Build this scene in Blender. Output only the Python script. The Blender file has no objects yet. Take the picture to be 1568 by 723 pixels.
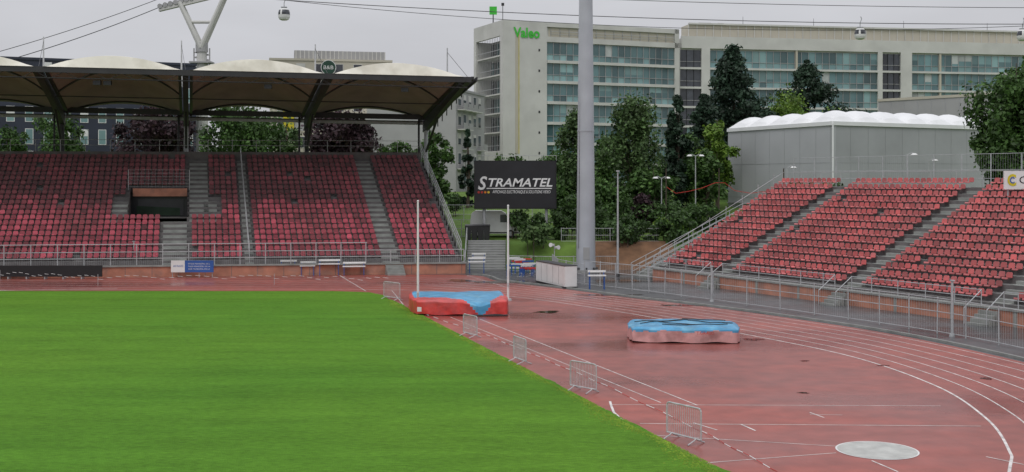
import bpy, math, random
import numpy as np
from mathutils import Vector
random.seed(7)
R = random.random
F=1800.0; CX=784.0; YH=275.0; H=7.6
def G(px,py):
    d=H*F/(py-YH); return ((px-CX)/F*d, d)
def X(px,d): return (px-CX)/F*d
def Z(py,d): return H-(py-YH)/F*d
scene=bpy.context.scene
# ---------------------------------------------------------------- materials
def M(name,col,rough=.7,metal=0,var=.12,scale=1.0,isl=0,bump=0,col2=None,spec=.5,bscale=None,transl=0,patch=None,psc=.3,pth=(.5,.65),mapsc=None):
    m=bpy.data.materials.new(name); m.use_nodes=True
    nt=m.node_tree; N=nt.nodes; L=nt.links
    b=N['Principled BSDF']
    b.inputs['Roughness'].default_value=rough; b.inputs['Metallic'].default_value=metal
    b.inputs['Specular IOR Level'].default_value=spec
    geo=N.new('ShaderNodeNewGeometry')
    pos=geo.outputs['Position']
    if mapsc:
        mp=N.new('ShaderNodeMapping'); mp.inputs['Scale'].default_value=mapsc; L.new(pos,mp.inputs[0]); pos=mp.outputs[0]
    nz=N.new('ShaderNodeTexNoise'); nz.inputs['Scale'].default_value=scale; nz.inputs['Detail'].default_value=6
    L.new(pos,nz.inputs['Vector'])
    mr=N.new('ShaderNodeMapRange'); mr.inputs[1].default_value=.3; mr.inputs[2].default_value=.7
    mr.inputs[3].default_value=1-var; mr.inputs[4].default_value=1+var
    L.new(nz.outputs['Fac'],mr.inputs[0])
    val=mr.outputs[0]
    if isl:
        m2=N.new('ShaderNodeMapRange'); m2.inputs[3].default_value=1-isl; m2.inputs[4].default_value=1+isl
        L.new(geo.outputs['Random Per Island'],m2.inputs[0])
        mu=N.new('ShaderNodeMath'); mu.operation='MULTIPLY'
        L.new(val,mu.inputs[0]); L.new(m2.outputs[0],mu.inputs[1]); val=mu.outputs[0]
    src=None
    if col2:
        mx=N.new('ShaderNodeMix'); mx.data_type='RGBA'
        mx.inputs[6].default_value=(*col,1); mx.inputs[7].default_value=(*col2,1)
        w=N.new('ShaderNodeTexWhiteNoise'); w.noise_dimensions='1D'
        L.new(geo.outputs['Random Per Island'],w.inputs['W']); L.new(w.outputs['Value'],mx.inputs[0])
        src=mx.outputs[2]
    else:
        rgb=N.new('ShaderNodeRGB'); rgb.outputs[0].default_value=(*col,1); src=rgb.outputs[0]
    if patch:
        n3=N.new('ShaderNodeTexNoise'); n3.inputs['Scale'].default_value=psc; n3.inputs['Detail'].default_value=5
        L.new(geo.outputs['Position'],n3.inputs['Vector'])
        m3=N.new('ShaderNodeMapRange'); m3.inputs[1].default_value=pth[0]; m3.inputs[2].default_value=pth[1]
        L.new(n3.outputs['Fac'],m3.inputs[0])
        mx2=N.new('ShaderNodeMix'); mx2.data_type='RGBA'; mx2.inputs[7].default_value=(*patch,1)
        L.new(src,mx2.inputs[6]); L.new(m3.outputs[0],mx2.inputs[0]); src=mx2.outputs[2]
    vm=N.new('ShaderNodeVectorMath'); vm.operation='SCALE'
    L.new(src,vm.inputs[0]); L.new(val,vm.inputs['Scale']); L.new(vm.outputs[0],b.inputs['Base Color'])
    if bump:
        nb=N.new('ShaderNodeTexNoise'); nb.inputs['Scale'].default_value=bscale or scale*8; nb.inputs['Detail'].default_value=4
        L.new(geo.outputs['Position'],nb.inputs['Vector'])
        bp=N.new('ShaderNodeBump'); bp.inputs['Strength'].default_value=bump; bp.inputs['Distance'].default_value=.05
        L.new(nb.outputs['Fac'],bp.inputs['Height']); L.new(bp.outputs[0],b.inputs['Normal'])
    if transl:
        t=N.new('ShaderNodeBsdfTranslucent'); L.new(vm.outputs[0],t.inputs[0])
        ms=N.new('ShaderNodeMixShader'); ms.inputs[0].default_value=transl
        L.new(b.outputs[0],ms.inputs[1]); L.new(t.outputs[0],ms.inputs[2])
        L.new(ms.outputs[0],N['Material Output'].inputs[0])
    return m
WHITE=M('white_paint',(.72,.72,.71),.5,var=.08)
LINE=M('line_paint',(.66,.62,.60),.45,var=.35,scale=2.5)
WALLW=M('white_render_wall',(.57,.57,.54),.8,var=.08,scale=.25,patch=(.50,.50,.47),psc=.3,pth=(.5,.75))
WALLC=M('cream_wall',(.48,.45,.37),.8,var=.08,scale=.2)
WALLG=M('grey_wall',(.36,.36,.36),.8,var=.1,scale=.3)
NAVY=M('navy_cladding',(.022,.028,.048),.5,var=.2,scale=.3)
GLASS=M('facade_glass',(.11,.20,.21),.1,var=.3,scale=.1,col2=(.06,.12,.13),isl=.35,spec=.7)
GLASSL=M('facade_glass_pale',(.22,.36,.36),.2,var=.2,scale=.12,col2=(.13,.23,.24),isl=.3,spec=.7)
BLIND=M('window_blind',(.40,.43,.42),.7,isl=.2)
GLASSD=M('dark_glass',(.04,.045,.055),.12,var=.3,isl=.5,spec=.7)
DARK=M('dark_steel',(.03,.03,.033),.5,var=.2)
GALV=M('galvanised_steel',(.42,.43,.44),.5,metal=.15,var=.15,scale=3)
MASTM=M('mast_grey_paint',(.44,.46,.50),.4,metal=.1,var=.10,scale=.5)
CONC=M('concrete',(.20,.20,.195),.6,var=.25,scale=.9,patch=(.13,.13,.13),psc=.8)
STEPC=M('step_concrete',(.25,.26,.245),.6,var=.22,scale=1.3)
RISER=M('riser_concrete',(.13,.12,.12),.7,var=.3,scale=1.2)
BRICK=M('orange_wall',(.44,.19,.125),.75,var=.22,scale=1.2,patch=(.34,.17,.125),psc=1)
SEATL=M('red_seat',(.46,.080,.115),.45,var=.25,scale=.3,isl=.35,col2=(.30,.05,.07),patch=(.28,.055,.07),psc=.2,pth=(.48,.6))  # lower rows: brightness from the open sky is put into this red
SEATU=M('red_seat_roof_shade',(.22,.045,.058),.5,var=.25,scale=.3,isl=.35,col2=(.15,.038,.046),patch=(.28,.05,.068),psc=.22,pth=(.52,.62))  # upper rows: shade under the roof painted in as a darker red
SEATR=M('red_seat_wet',(.53,.12,.12),.36,var=.2,scale=.4,isl=.25,col2=(.42,.13,.13))
MEMB=M('roof_membrane',(.76,.73,.64),.6,var=.08,scale=.8,patch=(.62,.59,.50),psc=.5)
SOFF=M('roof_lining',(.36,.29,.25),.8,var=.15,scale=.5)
BARK=M('bark',(.07,.055,.04),.9,var=.3,scale=3)
BLACK=M('black_plastic',(.012,.012,.014),.4)
BLUE=M('blue_cover',(.065,.29,.50),.38,var=.22,scale=1.6,bump=.8,bscale=2.2,patch=(.13,.39,.58),psc=1.2)
BLUEP=M('blue_paint',(.03,.10,.35),.5)
REDC=M('red_cover',(.60,.06,.055),.38,var=.22,scale=1.8,bump=.9,bscale=2.5,patch=(.48,.07,.07),psc=1.5)
PINKC=M('faded_pink_cover',(.56,.30,.29),.5,var=.25,scale=2,bump=.9,bscale=2.5,patch=(.42,.22,.21),psc=1.3)
GREENL=M('green_sign',(.05,.50,.04),.4)
YEL=M('yellow_panel',(.6,.5,.02),.6)
SOIL=M('soil',(.16,.085,.045),.95,var=.3,scale=1.5)
REDP=M('red_plastic',(.5,.04,.03),.5)
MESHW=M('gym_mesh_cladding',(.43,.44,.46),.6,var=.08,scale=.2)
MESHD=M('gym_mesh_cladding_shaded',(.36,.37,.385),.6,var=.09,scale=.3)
MESHS=M('gym_cladding_seam',(.30,.31,.32),.6,var=.06,scale=.3)
ROOFW=M('white_inflated_roof',(.78,.79,.80),.4,var=.06,scale=.5)
def leafm(name,c1,c2):
    return M(name,c1,.55,var=.45,scale=.5,isl=.5,col2=c2,transl=.2,spec=.3)
LG=leafm('leaf_green',(.07,.135,.032),(.042,.092,.022))
LL=leafm('leaf_light',(.16,.25,.035),(.10,.19,.03))
LM=leafm('leaf_birch',(.10,.16,.058),(.06,.115,.035))
LDK=leafm('leaf_conifer',(.030,.058,.034),(.022,.046,.026))
LP=leafm('leaf_purple',(.055,.028,.035),(.035,.022,.026))
LH=leafm('leaf_hedge',(.055,.11,.028),(.045,.085,.025))
def grassmat():
    m=M('pitch_grass',(.088,.222,.022),.85,var=.10,scale=1.1,bump=1.0,bscale=26,patch=(.112,.245,.024),psc=.05,pth=(.38,.66),spec=.08,mapsc=(.35,1.3,1))
    nt=m.node_tree;N=nt.nodes;L=nt.links;b=N['Principled BSDF']
    src=b.inputs['Base Color'].links[0].from_socket
    geo=N.new('ShaderNodeNewGeometry'); last=src
    for sc,ms,lo,hi in ((9,(.45,1.2,1),.80,1.20),(1,(.03,.42,1),.90,1.10),(28,(1,1,1),.85,1.15)):
        mp=N.new('ShaderNodeMapping'); mp.inputs['Scale'].default_value=ms; mp.inputs['Rotation'].default_value=(0,0,.03); L.new(geo.outputs['Position'],mp.inputs[0])
        n=N.new('ShaderNodeTexNoise'); n.inputs['Scale'].default_value=sc; n.inputs['Detail'].default_value=4; L.new(mp.outputs[0],n.inputs['Vector'])
        r=N.new('ShaderNodeMapRange'); r.inputs[1].default_value=.3;r.inputs[2].default_value=.7;r.inputs[3].default_value=lo;r.inputs[4].default_value=hi; L.new(n.outputs['Fac'],r.inputs[0])
        v=N.new('ShaderNodeVectorMath'); v.operation='SCALE'; L.new(last,v.inputs[0]); L.new(r.outputs[0],v.inputs['Scale']); last=v.outputs[0]
    L.new(last,b.inputs['Base Color']); return m
GRASS=grassmat()
BANK=M('bank_grass',(.10,.17,.03),.85,var=.3,scale=.8,patch=(.07,.13,.03),psc=.2,spec=.2)
def trackmat(name,dry,wet,rd=.5,rw=.12,th=(.48,.60),sc=.09,nr=.5):
    m=bpy.data.materials.new(name); m.use_nodes=True
    nt=m.node_tree; N=nt.nodes; L=nt.links; b=N['Principled BSDF']
    geo=N.new('ShaderNodeNewGeometry')
    mp=N.new('ShaderNodeMapping'); mp.inputs['Scale'].default_value=(.45,1.6,1)
    L.new(geo.outputs['Position'],mp.inputs['Vector'])
    n=N.new('ShaderNodeTexNoise'); n.inputs['Scale'].default_value=sc; n.inputs['Detail'].default_value=7; n.inputs['Roughness'].default_value=nr
    L.new(mp.outputs[0],n.inputs['Vector'])
    mr=N.new('ShaderNodeMapRange'); mr.inputs[1].default_value=th[0]; mr.inputs[2].default_value=th[1]
    L.new(n.outputs['Fac'],mr.inputs[0])
    mx=N.new('ShaderNodeMix'); mx.data_type='RGBA'; mx.inputs[6].default_value=(*dry,1); mx.inputs[7].default_value=(*wet,1)
    L.new(mr.outputs[0],mx.inputs[0])
    n2=N.new('ShaderNodeTexNoise'); n2.inputs['Scale'].default_value=1.1; n2.inputs['Detail'].default_value=9
    L.new(geo.outputs['Position'],n2.inputs['Vector'])
    m2=N.new('ShaderNodeMapRange'); m2.inputs[1].default_value=.3; m2.inputs[2].default_value=.7; m2.inputs[3].default_value=.80; m2.inputs[4].default_value=1.18
    L.new(n2.outputs['Fac'],m2.inputs[0])
    vm=N.new('ShaderNodeVectorMath'); vm.operation='SCALE'; L.new(mx.outputs[2],vm.inputs[0]); L.new(m2.outputs[0],vm.inputs['Scale'])
    L.new(vm.outputs[0],b.inputs['Base Color'])
    m3=N.new('ShaderNodeMapRange'); m3.inputs[3].default_value=rd; m3.inputs[4].default_value=rw
    L.new(mr.outputs[0],m3.inputs[0]); L.new(m3.outputs[0],b.inputs['Roughness'])
    nb=N.new('ShaderNodeTexNoise'); nb.inputs['Scale'].default_value=14; nb.inputs['Detail'].default_value=3
    L.new(geo.outputs['Position'],nb.inputs['Vector'])
    bp=N.new('ShaderNodeBump'); bp.inputs['Strength'].default_value=.10; bp.inputs['Distance'].default_value=.02
    L.new(nb.outputs['Fac'],bp.inputs['Height']); L.new(bp.outputs[0],b.inputs['Normal'])
    return m
TRACK=trackmat('wet_red_track',(.33,.080,.060),(.24,.066,.056),.48,.20,(.40,.64))
ASPH=trackmat('wet_asphalt',(.09,.09,.094),(.055,.055,.06),.5,.15,(.38,.6))
PUD=M('puddle_water',(.07,.045,.04),.03,var=.1,spec=.7)
RING=M('throwing_ring_concrete',(.46,.47,.44),.35,var=.2,scale=2.5)
# ---------------------------------------------------------------- builder
class B:
    def __init__(s,name): s.n=name; s.v=[]; s.f=[]; s.mi=[]; s.mats=[]
    def m(s,mat):
        if mat not in s.mats: s.mats.append(mat)
        return s.mats.index(mat)
    def poly(s,pts,mat):
        k=len(s.v); s.v.extend([tuple(p) for p in pts]); s.f.append(tuple(range(k,k+len(pts)))); s.mi.append(s.m(mat))
    def raw(s,V,Fs,mat):
        k=len(s.v); i=s.m(mat); s.v.extend([tuple(p) for p in V])
        for f in Fs: s.f.append(tuple(a+k for a in f)); s.mi.append(i)
    def rawm(s,V,Fs,ms):
        k=len(s.v); s.v.extend([tuple(p) for p in V])
        for f,mm in zip(Fs,ms): s.f.append(tuple(a+k for a in f)); s.mi.append(s.m(mm))
    def hexa(s,c,mat):
        s.raw(c,[(3,2,1,0),(4,5,6,7),(0,1,5,4),(1,2,6,5),(2,3,7,6),(3,0,4,7)],mat)
    def box(s,c,size,mat,rz=0):
        x,y,z=size; ca,sa=math.cos(rz),math.sin(rz); o=[]
        for dz in (-z/2,z/2):
            for dx,dy in ((-x/2,-y/2),(x/2,-y/2),(x/2,y/2),(-x/2,y/2)):
                o.append((c[0]+dx*ca-dy*sa,c[1]+dx*sa+dy*ca,c[2]+dz))
        s.hexa(o,mat)
    def cyl(s,p0,p1,r0,r1,mat,n=8,cap=True):
        p0=Vector(p0);p1=Vector(p1);a=(p1-p0)
        if a.length<1e-6: return
        a.normalize(); u=a.orthogonal().normalized(); w=a.cross(u); V=[]
        for p,r in ((p0,r0),(p1,r1)):
            for i in range(n):
                t=2*math.pi*i/n; V.append(p+u*math.cos(t)*r+w*math.sin(t)*r)
        Fs=[(i,(i+1)%n,n+(i+1)%n,n+i) for i in range(n)]
        if cap: Fs+= [tuple(range(n-1,-1,-1)),tuple(range(n,2*n))]
        s.raw(V,Fs,mat)
    def beam(s,p0,p1,w,h0,h1,mat):
        p0=Vector(p0);p1=Vector(p1);a=(p1-p0);a.z=0;a.normalize(); q=Vector((-a.y,a.x,0))*w/2
        c=[p0-q-Vector((0,0,h0)),p1-q-Vector((0,0,h1)),p1+q-Vector((0,0,h1)),p0+q-Vector((0,0,h0)),p0-q,p1-q,p1+q,p0+q]
        s.hexa(c,mat)
    def path(s,pts,r,mat,n=6):
        for a,b in zip(pts[:-1],pts[1:]): s.cyl(a,b,r,r,mat,n,False)
    def text(s,txt,o,ux,up,w,h,mat,shear=0,bold=0):
        cu=bpy.data.curves.new('t','FONT'); cu.body=txt; cu.shear=shear; cu.resolution_u=3; cu.extrude=0; cu.offset=bold
        ob=bpy.data.objects.new('t',cu); scene.collection.objects.link(ob)
        bpy.context.view_layer.update()
        me=bpy.data.meshes.new_from_object(ob)
        V=[v.co.copy() for v in me.vertices]
        Fs=[tuple(p.vertices) for p in me.polygons]
        bpy.data.objects.remove(ob); bpy.data.curves.remove(cu); bpy.data.meshes.remove(me)
        if not V: return
        x0=min(v.x for v in V);x1=max(v.x for v in V);y0=min(v.y for v in V);y1=max(v.y for v in V)
        ux=Vector(ux).normalized();up=Vector(up).normalized(); o=Vector(o)
        W=[o+ux*((v.x-x0)/(x1-x0)*w)+up*((v.y-y0)/(y1-y0)*h) for v in V]
        s.raw(W,Fs,mat)
    def make(s,smooth=False):
        me=bpy.data.meshes.new(s.n); me.from_pydata(s.v,[],s.f)
        for m in s.mats: me.materials.append(m)
        me.polygons.foreach_set('material_index',s.mi)
        if smooth: me.polygons.foreach_set('use_smooth',[True]*len(s.f))
        me.update(); ob=bpy.data.objects.new(s.n,me); scene.collection.objects.link(ob); return ob
class Loc:
    def __init__(s,b,p0,p1):
        s.b=b; s.o=Vector((p0[0],p0[1],0)); e=Vector((p1[0],p1[1],0))-s.o; s.L=e.length; s.u=e.normalized()
        s.n=Vector((s.u.y,-s.u.x,0))
    def P(s,x,y,z): return s.o+s.u*x+s.n*y+Vector((0,0,z))
    def box(s,x0,x1,y0,y1,z0,z1,mat):
        P=s.P; s.b.hexa([P(x0,y1,z0),P(x1,y1,z0),P(x1,y0,z0),P(x0,y0,z0),P(x0,y1,z1),P(x1,y1,z1),P(x1,y0,z1),P(x0,y0,z1)],mat)
    def quad(s,x0,x1,y,z0,z1,mat):
        P=s.P; s.b.poly([P(x0,y,z0),P(x1,y,z0),P(x1,y,z1),P(x0,y,z1)],mat)
def cat(pts,n=14):
    out=[]; P=[Vector((*p,0)) for p in pts]
    P=[P[0]*2-P[1]]+P+[P[-1]*2-P[-2]]
    for i in range(1,len(P)-2):
        for k in range(n):
            t=k/n; a,b,c,d=P[i-1],P[i],P[i+1],P[i+2]
            out.append(.5*((2*b)+(c-a)*t+(2*a-5*b+4*c-d)*t*t+(3*b-a-3*c+d)*t**3))
    out.append(P[-2]); return out
# ---------------------------------------------------------------- ground
g=B('ground'); g.poly([(-2500,-500,0),(2500,-500,0),(2500,4000,0),(-2500,4000,0)],ASPH); g.make()
inner=[(-70,78),(-41,80.3),(-20,81.4),(-8.3,81),(-3.7,79.3),(.67,75.6),(4.5,70.2),(7.9,64.5),(11.2,58.2),(14.5,50.7),(15.6,43.4),(15.1,37.5),(13.95,33),(12.9,30.5),(8,20)]
outer=[(-70,85.5),(-41,89.3),(-20,91.6),(-6,90.5),(-1,87),(3,81.5),(7,75.5),(10.8,70.5),(14.8,64.2),(18.5,57),(21,48.3),(21.8,41),(21,34.5),(19.5,29),(14,18)]
ci=cat(inner); co=cat(outer)
t=B('running_track')
pts=[(-75,-20),(14,-20)]
oo=[(14.3,18),(19.9,29),(21.4,34.5),(22.2,41),(21.4,48.3),(18.9,57.2),(15.2,64.5),(11.1,70.9),(7.3,75.9),(3.3,82),(-1,88),(-4.4,93.8),(-20,92.6),(-41,90.2),(-75,85.5)]
pts+=[(p.x,p.y) for p in cat(oo,8)]
t.poly([(p[0],p[1],.004) for p in pts],TRACK)
t.make()
ln=B('track_lane_lines')
NL=6
for k in range(NL+1):
    fr=k/NL; c=[a.lerp(b,fr) for a,b in zip(ci,co)]; w=.028 if k else .042
    for a,b in zip(c[:-1],c[1:]):
        d=(b-a).normalized(); q=Vector((-d.y,d.x,0))*w
        ln.poly([a-q+Vector((0,0,.008)),b-q+Vector((0,0,.008)),b+q+Vector((0,0,.008)),a+q+Vector((0,0,.008))],LINE)
ln.make()
ml=B('field_event_lines')
def gl(a,b,w=.05,z=.009):
    A=Vector((*G(*a),z));C=Vector((*G(*b),z)); d=(C-A).normalized(); q=Vector((-d.y,d.x,0))*w/2
    ml.poly([A-q,C-q,C+q,A+q],LINE)
for k,(a,b,w) in enumerate([((735,489),(1068,621),.05),((690,486),(1012,617),.04),((935,620),(1440,622),.04),((980,649),(1502,653),.045),((1000,667),(1285,684),.035),((1085,709),(1280,694),.04),
    ((1134,650),(1157,660),.06),((1062,648),(1098,659),.06),((1335,706),(1375,723),.05),((1240,632),(1262,640),.05),((1240,635),(1290,636),.03),((520,422),(560,446),.06),((715,422),(775,440),.05),
    ((0,445),(180,442),.12),((530,450),(572,452),.10),((1510,700),(1568,712),.05),((0,430),(560,432),.03),((600,445),(620,470),.05),((650,436),(790,447),.04)]):
    gl(a,b,w,.0090+k*.0002)
arc=[(934,615),(936,622),(940,632),(950,641),(962,648),(972,653),(980,657)]
for k,(a,b) in enumerate(zip(arc[:-1],arc[1:])): gl(a,b,.08,.013+k*.0001)
ml.make()
gr=B('grass_pitch')
gp=[(-90,-20),(14,-2),(5.5,30.5),(-7.6,74),(-8.2,76.6),(-9.6,78.9),(-12,79.8),(-35,79.9),(-60,77),(-90,73)]
ge=[]
for a,b in zip(gp,gp[1:]+gp[:1]):
    a=Vector((*a,0));b=Vector((*b,0)); n=int((b-a).length/.25)
    for i in range(n):
        p=a.lerp(b,i/n); w_=.09*math.sin(p.y*.9)+.05*math.sin(p.y*2.3+1); p.x+=random.gauss(0,.035)+w_; p.y+=random.gauss(0,.02); ge.append(p)
gr.poly([(p.x,p.y,.03) for p in ge],GRASS)
for i in range(len(ge)):
    a=ge[i]; b=ge[(i+1)%len(ge)]; gr.poly([(a.x,a.y,0),(b.x,b.y,0),(b.x,b.y,.03),(a.x,a.y,.03)],GRASS)
gr.make()
tf=B('grass_tufts'); TUFT=M('tuft_grass',(.20,.27,.035),.8,var=.25,isl=.25,spec=.1,col2=(.11,.23,.02))
for i in range(18000):
    u=R(); a=Vector((5.5,30.5,0)).lerp(Vector((-7.6,74,0)),u); wd=.16+.35*(.5+.5*math.sin(u*17))*(.5+.5*math.sin(u*41+1)); o=abs(random.gauss(0,wd))-.08
    x=a.x-o*.957; y=a.y-o*.288; s=.02+.03*R(); an=R()*6.28
    dx=math.cos(an)*s;dy=math.sin(an)*s; z=.031 if o>.1 else .016
    tf.poly([(x-dx,y-dy,z+R()*.004),(x+dx,y+dy,z+R()*.004),(x+dx*.3+(R()-.5)*.03,y+.03,z+.004+.016*R())],TUFT)
tf.make()
pu=B('puddle')
def blob(b,cx,cy,rx,ry,z,mat,n=40,ir=.25,seed=0):
    rr=random.Random(seed); ph=[rr.random()*6.28 for _ in range(4)]; V=[]
    for i in range(n):
        t=2*math.pi*i/n; k=1+ir*(.5*math.sin(2*t+ph[0])+.4*math.sin(3*t+ph[1])+.35*math.sin(5*t+ph[2])+.2*math.sin(9*t+ph[3]))
        V.append((cx+rx*k*math.cos(t),cy+ry*k*math.sin(t),z))
    b.poly(V,mat)
for i,(px,py,rx,ry) in enumerate([(838,478,.75,.5),(770,432,1.6,1.2),(1232,553,.18,.14),(1352,560,.2,.14),(1153,520,.4,.4),(1230,602,.2,.1),(1510,580,.25,.2),(985,430,3,.7),(930,452,1.8,.5),(1050,468,1.5,.4),(705,430,1.0,1.0)]):
    x,y=G(px,py); blob(pu,x,y,rx,ry,.0145+.0001*i,PUD,seed=i,ir=.4)
pu.make()
rg=B('throwing_ring'); x,y=G(1343,690)
rg.poly([(x+1.13*math.cos(a*math.pi/32),y+1.13*math.sin(a*math.pi/32),.013) for a in range(64)],WHITE)
rg.poly([(x+1.08*math.cos(a*math.pi/32),y+1.08*math.sin(a*math.pi/32),.0175) for a in range(64)],RING); rg.make()
# ---------------------------------------------------------------- terrain bank
def hgt(x,y):
    e=max(y-98.8,(x-22.2)*.886+(y-95.4)*.464-.6)
    if e<=0: return 0
    k=min(1,e/4.5); k=k*k*(3-2*k); h=2.2*k
    k=min(1,max(0,(e-8)/45)); return h+3.6*k
tb=B('embankment_terrain'); xs=list(np.linspace(-140,60,101))+list(np.linspace(65,220,25)); ys=list(np.linspace(40,97,15))+list(np.linspace(98,112,24))+list(np.linspace(116,260,30))
V=[];Fc=[]
for y in ys:
    for x in xs: V.append((x,y,hgt(x,y)-.015+ (0 if hgt(x,y)<=0 else .04*math.sin(x*2.1)*math.sin(y*1.7))))
nx=len(xs)
for j in range(len(ys)-1):
    for i in range(nx-1):
        a=j*nx+i; q=(a,a+1,a+nx+1,a+nx)
        if max(V[k][2] for k in q)>.0: Fc.append(q)
def soil(f): v=V[f[0]]; return v[0]>5 and v[0]<13 and v[1]<104
tb.raw(V,[f for f in Fc if not soil(f)],BANK)
tb.raw(V,[f for f in Fc if soil(f)],SOIL)
tb.make(True)
# ---------------------------------------------------------------- seats
def seatgeo():
    V=[];Fs=[]
    def add(v,f):
        k=len(V); V.extend(v); Fs.extend([tuple(a+k for a in q) for q in f])
    def pr(poly,y0f,y1f):
        n=len(poly); v=[(p[0],y0f(p[1]),p[1]) for p in poly]+[(p[0],y1f(p[1]),p[1]) for p in poly]
        f=[tuple(range(n))]+[(i,i+n,(i+1)%n+n,(i+1)%n) for i in range(n)]
        add(v,f)
    back=[(-.20,.0),(.20,.0),(.205,.16),(.18,.25),(.12,.29),(-.12,.29),(-.18,.25),(-.205,.16)]
    pr(back,lambda z:.22+.12*z,lambda z:.26+.12*z)
    pan=[(-.18,-.16,-.03),(.18,-.16,-.03),(.205,-.10,.02),(.20,.24,-.02),(-.20,.24,-.02),(-.205,-.10,.02)]
    lo=[(a,b,c-.05) for a,b,c in pan]
    add(pan+lo,[(0,1,2,3,4,5),(0,6,7,1),(1,7,8,2),(5,11,6,0)])
    return V,Fs
SV,SF=seatgeo()
def place_seat(b,P,ux,uy,mat,k=1.0):
    dz=random.gauss(0,.008); ty=random.gauss(0,.015)
    b.raw([(P[0]+ux[0]*v[0]*k+uy[0]*(v[1]+ty),P[1]+ux[1]*v[0]*k+uy[1]*(v[1]+ty),P[2]+v[2]+dz) for v in SV],SF,mat)
# ---------------------------------------------------------------- LEFT grandstand
LU=Vector((-1,-.14,0)); LW=Vector((-.274,1,0)); L0=Vector((-4.5,96.6,0)); SL=.51
def LP_(s,t,z): return L0+LU*s+LW*t+Vector((0,0,z))
gs=B('covered_grandstand')
SMAX=62; NR=21; TD=.8; Z0=1.15
def lbox(b,s0,s1,t0,t1,z0,z1,mat):
    P=LP_; b.hexa([P(s1,t0,z0),P(s0,t0,z0),P(s0,t1,z0),P(s1,t1,z0),P(s1,t0,z1),P(s0,t0,z1),P(s0,t1,z1),P(s1,t1,z1)],mat)
lbox(gs,-.3,SMAX,-1.6,-1.4,0,.80,BRICK)
for i in range(0,31): lbox(gs,i*2-.02,i*2+.02,-1.603,-1.597,.0,.80,RISER)
lbox(gs,-.3,SMAX,-1.4,.0,.0,.82,CONC)
lbox(gs,-.35,SMAX,-1.7,-1.39,.80,.92,STEPC)
vs0,vs1,vt0,vt1=21.4,26.2,6.4,11.2
for r in range(NR):
    t0=r*TD; z=Z0+SL*TD*r; zp=z-SL*TD if r else .8
    segs=[(-.3,SMAX)]
    if vt0-.1<=t0<vt1-.1: segs=[(-.3,vs0),(vs1,SMAX)]
    for a,c in segs:
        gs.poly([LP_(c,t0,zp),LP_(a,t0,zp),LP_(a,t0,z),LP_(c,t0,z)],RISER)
        gs.poly([LP_(c,t0,z),LP_(a,t0,z),LP_(a,t0+TD,z),LP_(c,t0+TD,z)],CONC)
zt=Z0+SL*TD*(NR-1); TT=NR*TD
lbox(gs,-.3,SMAX,TT,TT+.25,0,zt+.9,RISER)
lbox(gs,-.3,SMAX,TT+.25,TT+2.2,zt-.3,zt,CONC)
lbox(gs,-.5,-.31,-1.4,TT,0,.9,CONC)
gs.poly([LP_(-.4,0,0),LP_(-.4,TT,0),LP_(-.4,TT,zt+.3),LP_(-.4,0,Z0+.1)],CONC)
zv0=Z0+SL*vt0-.1; zv1=Z0+SL*(vt1)
gs.poly([LP_(vs1,vt0,zv0),LP_(vs0,vt0,zv0),LP_(vs0,vt1,zv0),LP_(vs1,vt1,zv0)],CONC)
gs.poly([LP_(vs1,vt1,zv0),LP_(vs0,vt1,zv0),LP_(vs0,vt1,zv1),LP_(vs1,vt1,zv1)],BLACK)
gs.poly([LP_(vs0,vt0,zv0),LP_(vs0,vt1,zv0),LP_(vs0,vt1,zv1+.1),LP_(vs0,vt0,zv0+.3)],RISER)
gs.poly([LP_(vs1,vt0,zv0),LP_(vs1,vt1,zv0),LP_(vs1,vt1,zv1+.1),LP_(vs1,vt0,zv0+.3)],RISER)
lbox(gs,vs0,vs1-.2,vt1-.5,vt1-.1,zv1-.75,zv1-.05,BRICK)
lbox(gs,vs0+.3,vs1-.6,vt1-.08,vt1-.03,zv0+.1,zv1-1.0,DARK)
gs.poly([LP_(vs1-.5,vt1-.085,zv0+.1),LP_(vs0+.6,vt1-.085,zv0+.1),LP_(vs0+.6,vt1-.085,zv0+.75),LP_(vs1-.5,vt1-.085,zv0+.95)],LDK)
aisles=[(4.7,6.1,0,NR),(16.2,16.9,0,NR),(21.4,23.3,0,8),(19.6,21.2,8,NR),(26.3,27.6,8,12),(44,45.3,0,NR),(55,56,0,NR),(18.9,20.0,8,12)]
def lais(s,r):
    for a,b_,r0,r1 in aisles:
        if r0<=r<r1 and a-.2<s<b_+.2: return True
    return False
ss=B('red_seats')
for r in range(NR):
    t0=r*TD; z=Z0+SL*TD*r
    s=.3
    while s<58:
        if not lais(s,r) and not (vs0-.3<s<vs1+.3 and 8<=r<14) and R()>.008:
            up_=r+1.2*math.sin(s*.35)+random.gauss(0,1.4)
            place_seat(ss,LP_(s,t0+.42,z+.36),(-LU).normalized(),LW.normalized(),SEATU if up_>8.5 else SEATL)  # upper rows get the red with roof shade in its colour
        s+=.5
ss.make()
for a,b_,r0,r1 in aisles:
    for r in range(r0,r1):
        z=Z0+SL*TD*r
        lbox(gs,a,b_,r*TD-.38,r*TD,z-SL*TD-.02,z-SL*TD*.5,STEPC)
        lbox(gs,a,b_,r*TD+.0,r*TD+.42,z-.01,z+.03,STEPC)
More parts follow.
